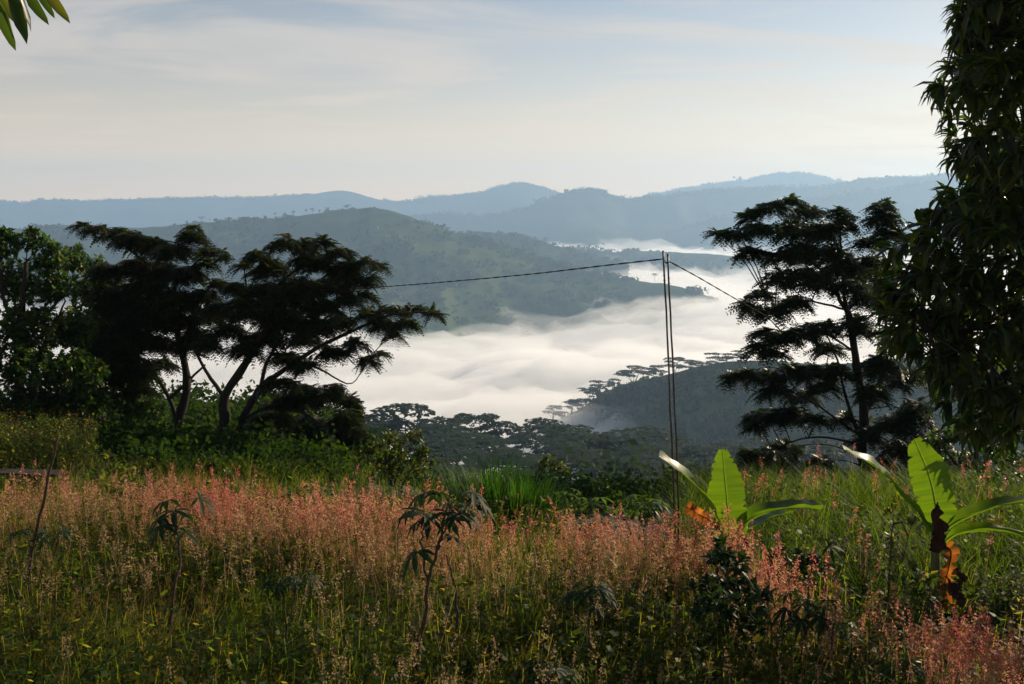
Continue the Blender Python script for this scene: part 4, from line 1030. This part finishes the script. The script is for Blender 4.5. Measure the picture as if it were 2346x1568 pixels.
def stump():
    Y = 14.9; b = at(335, 1190, Y); gz = float(gh(b[0], Y)); base = np.array((b[0], Y, gz)); t = at(338, 1106, Y)
    root = tag(empty('tree_stump', tuple(base)), 'charred reddish tree stump among the pink grass on the left', 'stump')
    rng = np.random.default_rng(3); n, s = 12, 18; H = t[2] - gz
    th = np.arange(s) * 6.283 / s; V = []
    top = 1 + .10 * np.sin(th * 2 + 1) + .08 * np.sin(th * 5) + rng.normal(0, .03, s)
    for i in range(n):
        u = i / (n - 1); r = .15 * (1 + .6 * (1 - u) ** 3) * (1 + .10 * np.sin(th * 3 + u * 2) + .05 * np.sin(th * 7 - u) + rng.normal(0, .02, s))
        V.append(np.stack([np.cos(th) * r + .03 * u, np.sin(th) * r, -.1 + u * (H * top + .1)], -1))
    V.append(np.stack([np.cos(th) * .08 + .03, np.sin(th) * .08, H * (top - .14)], -1)); V = np.concatenate(V)
    i = np.arange(n)[:, None] * s; j = np.arange(s)[None]; jn = (j + 1) % s
    g = Geo(); g.add(V + base, [np.stack([i + j, i + jn, i + s + jn, i + s + j], -1).reshape(-1, 4), (np.arange(s) + n * s)[None]]); g.build('wood', M_stump, root)
    g = Geo()
    for k in range(9):
        a = rng.uniform(0, 6.28); p = base + (math.cos(a) * .14, math.sin(a) * .14, H * rng.uniform(.8, .97)); g.tube(np.stack([p, p + (rng.normal(0, .015), 0, rng.uniform(.05, .12))]), (.014, .002), 4)
    tag(g.build('splinters', M_stump, root), kind='stuff')
stump()

# ------------------------------------------------------------------ banana plants
def banana_leaf(root, mid, width, side, mat, name='leaf', n=22, fold=.25, wave=.02, seed=0, taper=(.12, .30, .86), tear=0.0, rib=True, curl=0.0, m=5, twist=0.0):
    """mid: midrib points (world); side: direction of one half of the blade; width: half width"""
    rng = np.random.default_rng(seed); q = smooth_path(mid, n); t = np.linspace(0, 1, n)
    tg = np.gradient(q, axis=0); tg /= np.linalg.norm(tg, axis=1)[:, None]
    s = np.asarray(side, float)[None] - tg * (tg @ np.asarray(side, float))[:, None]; s /= np.linalg.norm(s, axis=1)[:, None]
    nr = np.cross(tg, s)
    if twist:
        c_, s_ = np.cos(twist * t)[:, None], np.sin(twist * t)[:, None]; s, nr = s * c_ + nr * s_, nr * c_ - s * s_
    a, b, c = taper
    w = width * sstep(a - .10, b, t) * (1 - sstep(c, 1.08, t) ** 1.6) ** .6 + width * .02
    V = []; R = []
    wob = {sg: rng.normal(0, 1, n) for sg in (-1, 1)}
    for sg in (-1, 1): wob[sg] = np.convolve(np.pad(wob[sg], 2, mode='edge'), (.2, .3, .3, .2), 'same')[2:-2]
    rowv = .3 + rng.normal(0, .22, n)
    tearmask = {sg: (rng.random(n) < (.35 if mat is not M_banana else .10)) * rng.uniform(.4, 1.6, n) for sg in (-1, 1)}
    ks = np.concatenate([-np.linspace(1, 1 / m, m), [-.06, 0, .06], np.linspace(1 / m, 1, m)])
    for k in ks:
        sg = -1 if k < 0 else 1
        ww = w * (1 + .06 * wob[sg]) - tear * width * tearmask[sg] * abs(k) ** 2
        V.append(q + s * (k * ww)[:, None] + nr * (fold * np.abs(k) * ww - curl * k * k * ww + wave * abs(k) * wob[sg] + (.0022 * np.sin(np.arange(n) * 2.1 + 3 * k) * (n > 30)) * min(1, abs(k) * 4))[:, None])
        R.append(np.clip(.5 + .32 * wob[sg] + rng.normal(0, .10, n), 0, 1) if mat is M_dead else np.clip(rowv + .2 * abs(k) + rng.normal(0, .04, n), 0, .82) if k else np.full(n, 1.0))
    V = np.stack(V, 1); M_ = len(ks)
    i = np.arange(n - 1)[:, None] * M_ + np.arange(M_ - 1)[None]
    f = np.stack([i, i + 1, i + M_ + 1, i + M_], -1).reshape(-1, 4)
    g = Geo(); g.add(V.reshape(-1, 3), [f], np.clip(np.stack(R, 1).ravel(), 0, 1)); o = g.build(name, mat, root)
    if rib:
        g = Geo(); g.tube(q + nr * .010, np.linspace(.010, .003, n), 6); r_ = g.build('midrib', M_rib if mat is M_banana else M_husk, o)
        V0 = np.array(root.location)
        me = r_.data; co = np.empty(len(me.vertices) * 3, np.float32); me.vertices.foreach_get('co', co); co = (co.reshape(-1, 3) - V0).astype(np.float32); me.vertices.foreach_set('co', co.ravel())
    return o

def banana(label, Y, base, crown, seed, leaves, husks, deads):
    b = at(base[0], base[1], Y); b[2] = float(gh(b[0], Y)); root = tag(empty('banana_plant', tuple(b)), label, 'banana plant')
    c = at(crown[0], crown[1], Y); q = smooth_path([b - (0, 0, .1), (b + c) / 2 + (.015, 0, 0), c], 12)
    g = Geo(); g.tube(q, np.linspace(.075, .032, 12), 10); g.build('stem', M_pseudo, root)
    for k, (pts, w, side, kw) in enumerate(leaves):
        banana_leaf(root, [at(p[0], p[1], Y + p[2]) for p in pts], w, side, M_banana, 'leaf', seed=seed + k, tear=.16, **kw)
    for k, (pts, w, side, kw) in enumerate(deads):
        banana_leaf(root, [at(p[0], p[1], Y + p[2]) for p in pts], w, side, M_dead, 'withered_leaf', seed=seed + 20 + k, tear=.45, rib=True, n=44, **kw)
    for k, (pts, w, side, kw) in enumerate(husks):
        banana_leaf(root, [at(p[0], p[1], Y + p[2]) for p in pts], w, side, M_husk, 'dry_husk', seed=seed + 40 + k, tear=.3, rib=False, wave=.05, **kw)
    return root
banana('banana plant with one upright glowing leaf, standing right of the poles', 11.2, (1668, 1330), (1672, 1235), 601,
       [([(1672, 1255, 0), (1671, 1200, .0), (1664, 1120, .03), (1656, 1030, .10)], .205, (1, -.15, 0), dict(fold=.10, wave=.012, taper=(-.15, .30, .52), n=70)),
        ([(1668, 1240, 0), (1638, 1180, -.10), (1590, 1112, -.22), (1545, 1070, -.32), (1510, 1046, -.38)], .12, (.1, -1, .1), dict(fold=.30, wave=.03, twist=-.35)),
        ([(1680, 1238, 0), (1720, 1190, -.05), (1780, 1168, -.10), (1840, 1163, -.12), (1880, 1168, -.12)], .15, (0, -1, .10), dict(fold=-.35, wave=.03, curl=.15)),
        ([(1684, 1246, 0), (1720, 1212, .2), (1770, 1185, .45), (1815, 1175, .6)], .12, (0, -1, .2), dict(fold=-.3, wave=.02))],
       [([(1690, 1225, -.05), (1700, 1240, -.08), (1712, 1262, -.1), (1700, 1290, -.1)], .05, (1, .2, 0), dict(fold=.6))],
       [([(1664, 1232, 0), (1635, 1200, .05), (1600, 1178, .1), (1572, 1160, .15)], .075, (.3, -.3, -.9), dict(fold=.3, wave=.04, curl=.3, taper=(.1, .4, .95)))])
banana('banana plant with a withered orange leaf hanging by its stem, near the right edge', 9.9, (2136, 1452), (2142, 1200), 631,
       [([(2146, 1215, 0), (2146, 1165, 0), (2130, 1090, .04), (2096, 1006, .10)], .19, (1, -.15, .1), dict(fold=.08, wave=.012, taper=(-.05, .30, .60), n=70)),
        ([(2136, 1215, 0), (2090, 1160, -.10), (2040, 1100, -.22), (1985, 1058, -.30), (1934, 1030, -.36)], .12, (.1, -1, .1), dict(fold=.30, wave=.04, twist=-.35)),
        ([(2155, 1222, 0), (2195, 1195, -.05), (2245, 1172, -.10), (2300, 1155, -.12), (2365, 1152, -.14), (2430, 1180, -.16)], .11, (0, -1, .1), dict(fold=-.3, wave=.02, curl=.2)),
        ([(2155, 1250, 0), (2195, 1222, -.15), (2260, 1215, -.28), (2330, 1225, -.36), (2400, 1262, -.42)], .10, (0, -1, .05), dict(fold=-.3, wave=.02, curl=.2)),
        ([(2150, 1230, .05), (2160, 1200, .12), (2172, 1175, .18)], .07, (1, 0, -.2), dict(fold=.1))],
       [([(2146, 1150, -.07), (2140, 1180, -.09), (2150, 1215, -.1), (2142, 1262, -.08)], .075, (1, .2, 0), dict(fold=.7)), ([(2140, 1200, -.08), (2150, 1235, -.1), (2138, 1265, -.1)], .06, (1, -.4, 0), dict(fold=.6)),
        ([(2170, 1320, -.05), (2180, 1350, -.07), (2195, 1372, -.07), (2212, 1385, -.08)], .06, (.6, .2, .5), dict(fold=.5)), ([(2130, 1390, -.1), (2110, 1420, -.12), (2095, 1455, -.12)], .10, (1, .1, .2), dict(fold=.6)),
        ([(2150, 1400, -.1), (2180, 1430, -.12), (2190, 1460, -.12)], .10, (1, -.2, -.2), dict(fold=.5)), ([(2190, 1300, -.03), (2198, 1330, -.03), (2190, 1362, -.04)], .035, (1, .3, 0), dict(fold=.8))],
       [([(2152, 1250, -.02), (2176, 1262, -.04), (2172, 1300, -.03), (2162, 1345, -.02), (2172, 1392, -.02)], .085, (1, .25, 0), dict(fold=.25, wave=.05, taper=(.0, .3, .9)))])

# ------------------------------------------------------------------ cassava
def cassava(label, Y, stems, seed, mat, size=.24, bark=None, name='cassava_plant', lo=0.0):
    """stems: (path px, leaf count at the tip, radius)"""
    rng = np.random.default_rng(seed); bark = bark or M_stem
    b = at(stems[0][0][0][0], stems[0][0][0][1], Y); b = np.array((b[0], Y, float(gh(b[0], Y))))
    root = tag(empty(name, tuple(b)), label, 'cassava')
    for k, (path, nl, r) in enumerate(stems):
        q = limb_pts(path, Y, 14, .008, rng)
        if k == 0: q[0] = b - (0, 0, .05)
        bumps = 1 + .18 * (np.arange(14) % 2)
        g = Geo(); g.tube(q, np.linspace(r, r * .45, 14) * bumps, 7); g.build('stem', bark, root)
        for j in range(nl):
            a = j * 2.4 + rng.uniform(-.3, .3); t = .80 + .2 * rng.random() if j > 2 else 1.0; p = q[int(t * 13)]
            L = size * rng.uniform(.5, 1.0); d = np.array((math.cos(a), math.sin(a) * .9, rng.uniform(-.05, .75)))
            e = p + d / np.linalg.norm(d) * L
            gp = Geo(); gp.tube(smooth_path([p, (p + e) / 2 + (0, 0, .03), e], 5), .0035, 4, cap=False)
            dd = np.array((d[0], d[1], -.25 - .3 * rng.random()))[None]
            gl = Geo(); gl.scatter(PALMATES[j % 3], frames(dd, (0, 0, 1.0) + rng.normal(0, .2, 3), size * rng.uniform(.7, 1.1)), e[None], np.array([rng.random()]))
            lf = gl.build('leaf', mat, root); pt = gp.build('leaf_stalk', M_greenstem, lf)
            pt.location = (-b[0], -b[1], -b[2])
    return root
cassava('tallest dark cassava with forked stem in the centre foreground', 8.7, [([(945, 1560), (972, 1420), (982, 1330), (1003, 1260), (1024, 1165)], 10, .021), ([(982, 1330), (968, 1270), (967, 1230), (970, 1190)], 3, .012), ([(1003, 1260), (1018, 1220), (1030, 1170)], 4, .010)], 701, M_cassava_shade, .30)
cassava('thin dark cassava with crooked stem among pink grass at left', 9.2, [([(394, 1545), (389, 1420), (400, 1330), (414, 1287), (409, 1230), (402, 1165)], 8, .017)], 702, M_cassava_shade, .24)
cassava('small drooping dark cassava left of the tallest cassava', 9.0, [([(660, 1540), (657, 1450), (652, 1385), (645, 1330)], 5, .012), ([(657, 1440), (668, 1395), (680, 1335)], 5, .009)], 703, M_cassava_shade, .18)
cassava('dark two-tiered cassava right of centre in the foreground', 8.8, [([(1343, 1560), (1350, 1470), (1352, 1400), (1350, 1352)], 12, .014)], 704, M_cassava_shade, .20)
cassava('dark cassava with bare shoot right of the glossy shrub', 8.9, [([(1825, 1563), (1842, 1470), (1852, 1390)], 11, .016), ([(1852, 1400), (1856, 1330), (1858, 1272)], 1, .009), ([(1842, 1470), (1825, 1425), (1812, 1385)], 3, .008)], 705, M_cassava_shade, .23)
cassava('sunlit cassava with bright leaves just left of the poles', 12.4, [([(1472, 1290), (1474, 1230), (1480, 1160)], 13, .014), ([(1466, 1290), (1450, 1240), (1436, 1195)], 2, .014)], 706, M_cassava_lit, .24)
cassava('short bright cassava peeking out of the pink grass below the bushes', 11.3, [([(1362, 1350), (1362, 1310), (1361, 1276)], 9, .010)], 707, M_cassava_lit, .22)
cassava('leafy cassava low in the bottom right corner', 8.3, [([(2065, 1600), (2068, 1560), (2068, 1520)], 14, .012)], 708, M_cassava_lit, .20)
cassava('shaded cassava leaves at the bottom edge right of centre', 8.2, [([(1262, 1620), (1260, 1580), (1256, 1535)], 9, .012)], 709, M_cassava_shade, .21)
cassava('small lit cassava between tussock and dark bush', 13.5, [([(1345, 1250), (1348, 1200), (1352, 1160)], 6, .010), ([(1348, 1210), (1305, 1170), (1290, 1140)], 4, .008)], 710, M_cassava_lit, .22)
cassava('bare leaning cassava stem with few dark leaves near the bench', 10.6, [([(60, 1380), (72, 1280), (95, 1170), (118, 1060), (134, 1002)], 0, .022), ([(72, 1290), (66, 1250), (64, 1225)], 5, .01), ([(76, 1260), (92, 1240), (108, 1228)], 3, .008)], 711, M_cassava_shade, .18)
cassava('lit cassava seedling right of the slender shrub in front of the right banana', 8.7, [([(1905, 1500), (1908, 1460), (1908, 1436)], 7, .008)], 712, M_cassava_lit, .15)
cassava('dead leaning cassava stick right of the tallest cassava', 9.4, [([(1052, 1430), (1046, 1370), (1034, 1310), (1022, 1272)], 0, .014)], 713, M_cassava_shade, .2)

# palm seedling with pleated leaves
def palm_seedling():
    Y = 13.2; b = at(1312, 1275, Y); b[2] = float(gh(b[0], Y)); root = tag(empty('palm_seedling', tuple(b)), 'palm seedling with stiff pleated leaves in front of dark bush', 'palm')
    for k, (pts, w) in enumerate([([(1312, 1275), (1300, 1245), (1280, 1215), (1262, 1190)], .06), ([(1312, 1275), (1325, 1245), (1345, 1215), (1362, 1194)], .065), ([(1312, 1275), (1318, 1240), (1310, 1205), (1300, 1188)], .05), ([(1312, 1275), (1335, 1258), (1362, 1246), (1380, 1250)], .05)]):
        o = banana_leaf(root, [at(p[0], p[1], Y - .05 * k) for p in pts], w, (.7, -.6, .3), M_glossy, 'leaf', seed=800 + k, fold=.6, wave=.0, rib=False, taper=(-.05, .5, .8), n=14, m=3)
palm_seedling()

# ------------------------------------------------------------------ the grass of the field
def project(P):
    d = P - np.array((0, 0, CAMZ)); f = d[:, 1] * math.cos(PITCH) - d[:, 2] * math.sin(PITCH); u = d[:, 1] * math.sin(PITCH) + d[:, 2] * math.cos(PITCH)
    return CX + FPX * d[:, 0] / f, CY - FPX * u / f

def blade_tuft(seed, n=11, h=1.0, spread=.10, arch=.5, w=.0045, segs=3):
    g = np.random.default_rng(seed); V, Q = [], []
    for i in range(n):
        a = g.uniform(0, 6.28); r = g.uniform(0, spread); L = h * g.uniform(.45, 1.05); o = np.array((math.cos(a), math.sin(a), 0)) * g.uniform(.05, arch) * L
        b = np.array((math.cos(a * 1.7) * r, math.sin(a * 1.7) * r, 0)); t = np.linspace(0, 1, segs + 1)
        P = b + o * (t ** 1.8)[:, None] + np.stack([0 * t, 0 * t, L * (t - .18 * t ** 3)], -1)
        th = g.uniform(0, 6.28); s = np.array((math.cos(th), math.sin(th), 0)); ww = w * g.uniform(.7, 1.4) * (np.array([.8, 1, .75, .12]) if segs == 3 else np.array([.8, 1, .12]))
        k = len(V); V += list(P - s * ww[:, None]) + list(P + s * ww[:, None]); m = segs + 1
        Q += [(k + j, k + j + 1, k + m + j + 1, k + m + j) for j in range(segs)]
    return np.array(V), [np.array(Q)]

def plume(seed, stem=.62, L=.21, n=50):
    """grass stem with an airy panicle on top"""
    g = np.random.default_rng(seed); V, Q = [], []
    lean = g.normal(0, .07, 2)
    s = np.array((.0011, 0, 0)); top = np.array((lean[0], lean[1], stem)); V += [-s, s, top + s, top - s]; Q.append((0, 1, 2, 3))
    T3 = []
    for i in range(n):
        t = g.random() ** 1.15; R = .046 * (1 - t) ** .75 + .006; a = g.uniform(0, 6.28)
        p = top + np.array((lean[0] * t * L * 2, lean[1] * t * L * 2, t * L)) + np.array((math.cos(a), math.sin(a), .45)) * R * g.uniform(.1, 1)
        u = g.normal(size=3) + (0, 0, .8); u /= np.linalg.norm(u); v = np.cross(u, g.normal(size=3)); v /= np.linalg.norm(v); q = g.uniform(.0045, .0085)
        k = len(V); V += [p - v * q, p + v * q, p + u * q * 2.2]; T3.append((k, k + 1, k + 2))
    return np.array(V), [np.array(Q), np.array(T3)]

def herb(seed, n=13, h=.42):
    g = np.random.default_rng(seed); V, Q = [], []
    s = np.array((.002, 0, 0)); V += [-s, s, np.array((0, 0, h)) + s, np.array((0, 0, h)) - s]; Q.append((0, 1, 2, 3))
    for i in range(n):
        t = g.uniform(.25, 1); a = g.uniform(0, 6.28); L = g.uniform(.03, .085) * (1.3 - .5 * t); d = np.array((math.cos(a), math.sin(a), g.uniform(-.4, .7))); sd = np.array((-math.sin(a), math.cos(a), g.normal(0, .4))) * L * .33
        p = np.array((g.normal(0, .06), g.normal(0, .06), t * h)); k = len(V); V += [p, p + d * L * .5 + sd, p + d * L, p + d * L * .5 - sd]; Q.append((k, k + 1, k + 2, k + 3))
    return np.array(V), [np.array(Q)]

def rotz(th, s, tilt=None):
    c, n = np.cos(th), np.sin(th); z = np.zeros_like(c)
    M = np.stack([np.stack([c, -n, z], -1), np.stack([n, c, z], -1), np.stack([z, z, z + 1], -1)], 1) * s[:, None, None]
    if tilt is not None: M[:, 0, 2] += tilt[:, 0] * s; M[:, 1, 2] += tilt[:, 1] * s
    return M

def sow(n, y0, y1, rng, xr=(-.60, .60)):
    y = np.sqrt(rng.uniform(y0 * y0, y1 * y1, n)); x = rng.uniform(*xr, n) * y
    return x, y

def build_field():
    rng = np.random.default_rng(900)
    FX = np.array([-400, 0, 300, 500, 900, 1250, 1450, 1650, 1800, 2000, 2150, 2346, 2700]); FY = np.array([1150, 1140, 1112, 1138, 1150, 1190, 1215, 1222, 1330, 1420, 1470, 1500, 1540])
    tufts = [blade_tuft(k, 12, 1.0, .12, .6, .004, 2) for k in range(6)]
    # mixed grass
    x, y = sow(10500, 6.0, 17.6, rng); z = gh(x, y)
    px, py = project(np.stack([x, y, z + .5], -1)); back = np.interp(px, FX, FY)
    h = rng.uniform(.34, .66, len(x)) * (1 + .25 * fbm(x * .8, y * .8, 3, 3)); rnd = np.clip(rng.normal(.42, .20, len(x)) + .35 * fbm(x * .5, y * .5, 3, 4) + .18 * (px < 500), 0, 1)
    keep = ~((px > 1650) & (py < back - 10)) & ~((px > 1000) & (px < 1660) & (py < back - 18)) & ~((y > 17.5) & (px > 1000)) & ~((y > 15.8) & (px < 1000) & (rng.random(len(x)) < .85))
    G = Geo()
    for k in range(6):
        q = keep & (np.arange(len(x)) % 6 == k); G.scatter(tufts[k], rotz(rng.uniform(0, 6.28, q.sum()), h[q], rng.normal(0, .14, (q.sum(), 2))), np.stack([x, y, z - .02], -1)[q], rnd[q])
    tag(G.build('field_grass', M_grass), 'rough green and straw grass covering the field', 'grass', kind='stuff')
    # tall green grass at the right, behind the pink
    tall = [blade_tuft(40 + k, 10, 1.0, .14, .85, .0052) for k in range(4)]
    x, y = sow(3100, 10.0, 22.0, rng, (.17, .62)); z = gh(x, y); px, py = project(np.stack([x, y, z + .5], -1)); back = np.interp(px, FX, FY)
    keep = (py < back + 25)
    h = rng.uniform(.6, 1.0, len(x)); G = Geo()
    for k in range(4):
        q = keep & (np.arange(len(x)) % 4 == k); G.scatter(tall[k], rotz(rng.uniform(0, 6.28, q.sum()), h[q], rng.normal(0, .15, (q.sum(), 2)) + (-.06, 0)), np.stack([x, y, z - .02], -1)[q], np.clip(rng.normal(.16, .16, q.sum()), 0, 1))
    tag(G.build('tall_grass', M_grass), 'tall green grass on the right in front of the feathery tree', 'grass', kind='stuff')
    # pink and tan plumes
    pl = [plume(70 + k) for k in range(8)]
    x, y = sow(38000, 6.4, 17.2, rng); z = gh(x, y); px, py = project(np.stack([x, y, z + .72], -1)); back = np.interp(px, FX, FY)
    d = py - back; patch = fbm(x * .7, y * .7, 3, 12)
    dens = 1.25 * np.exp(-np.clip(d - 40, 0, None) / 48.0) * sstep(-14, 6, d)
    dens = dens * np.clip(.62 + 1.7 * patch, .08, 1.3) * np.where(px < 420, .62, 1.0)
    dens = np.maximum(dens, .035 + .20 * np.clip(patch, 0, 1))
    dens = np.where((px > 1650) & (d < 0), .006, dens)
    dens *= np.where((px > 1650), 1, sstep(-20, 0, d)) * np.where((px < 900) & (py > 1400), .3, 1)
    keep = rng.random(len(x)) < dens
    x, y, z, d, px = x[keep], y[keep], z[keep], d[keep], px[keep]
    pink = np.clip(.97 - d / 125.0 + rng.normal(0, .16, len(x)) + .35 * fbm(x * .9, y * .9, 2, 19) - .25 * (px < 400) + .2 * (px > 2000) - .9 * ((px > 1650) & (d < 0)), 0, 1)
    h = np.clip(rng.normal(1.0, .17, len(x)), .6, 1.5) * (1 + .25 * fbm(x * 1.3, y * 1.3, 2, 44)); tl = rng.normal(0, .15, (len(x), 2)); G = Geo()
    for k in range(8):
        q = np.arange(len(x)) % 8 == k; G.scatter(pl[k], rotz(rng.uniform(0, 6.28, q.sum()), h[q], tl[q]), np.stack([x, y, z - .02], -1)[q], pink[q])
    tag(G.build('grass_plumes', M_plume), 'feathery pink and tan grass plumes in a band across the field', 'grass', kind='stuff')
    # low broad-leaved weeds
    hb = [herb(90 + k) for k in range(8)]
    x, y = sow(16000, 6.0, 16.0, rng); z = gh(x, y); px, py = project(np.stack([x, y, z + .4], -1)); back = np.interp(px, FX, FY); keep = ((py > back - 20) | ((px > 1650) & (rng.random(len(x)) < .5))) & (rng.random(len(x)) < .45 + .9 * fbm(x * .6, y * .6, 3, 23) + .3 * (py > 1400))
    x, y, z = x[keep], y[keep], z[keep]; h = rng.uniform(.7, 1.5, len(x)); G = Geo()
    for k in range(8):
        q = np.arange(len(x)) % 8 == k; G.scatter(hb[k], rotz(rng.uniform(0, 6.28, q.sum()), h[q], rng.normal(0, .15, (q.sum(), 2))), np.stack([x, y, z - .02], -1)[q], rng.random(q.sum()))
    tag(G.build('field_weeds', M_weed), 'small leafy weeds mixed into the field grass', 'weeds', kind='stuff')
build_field()
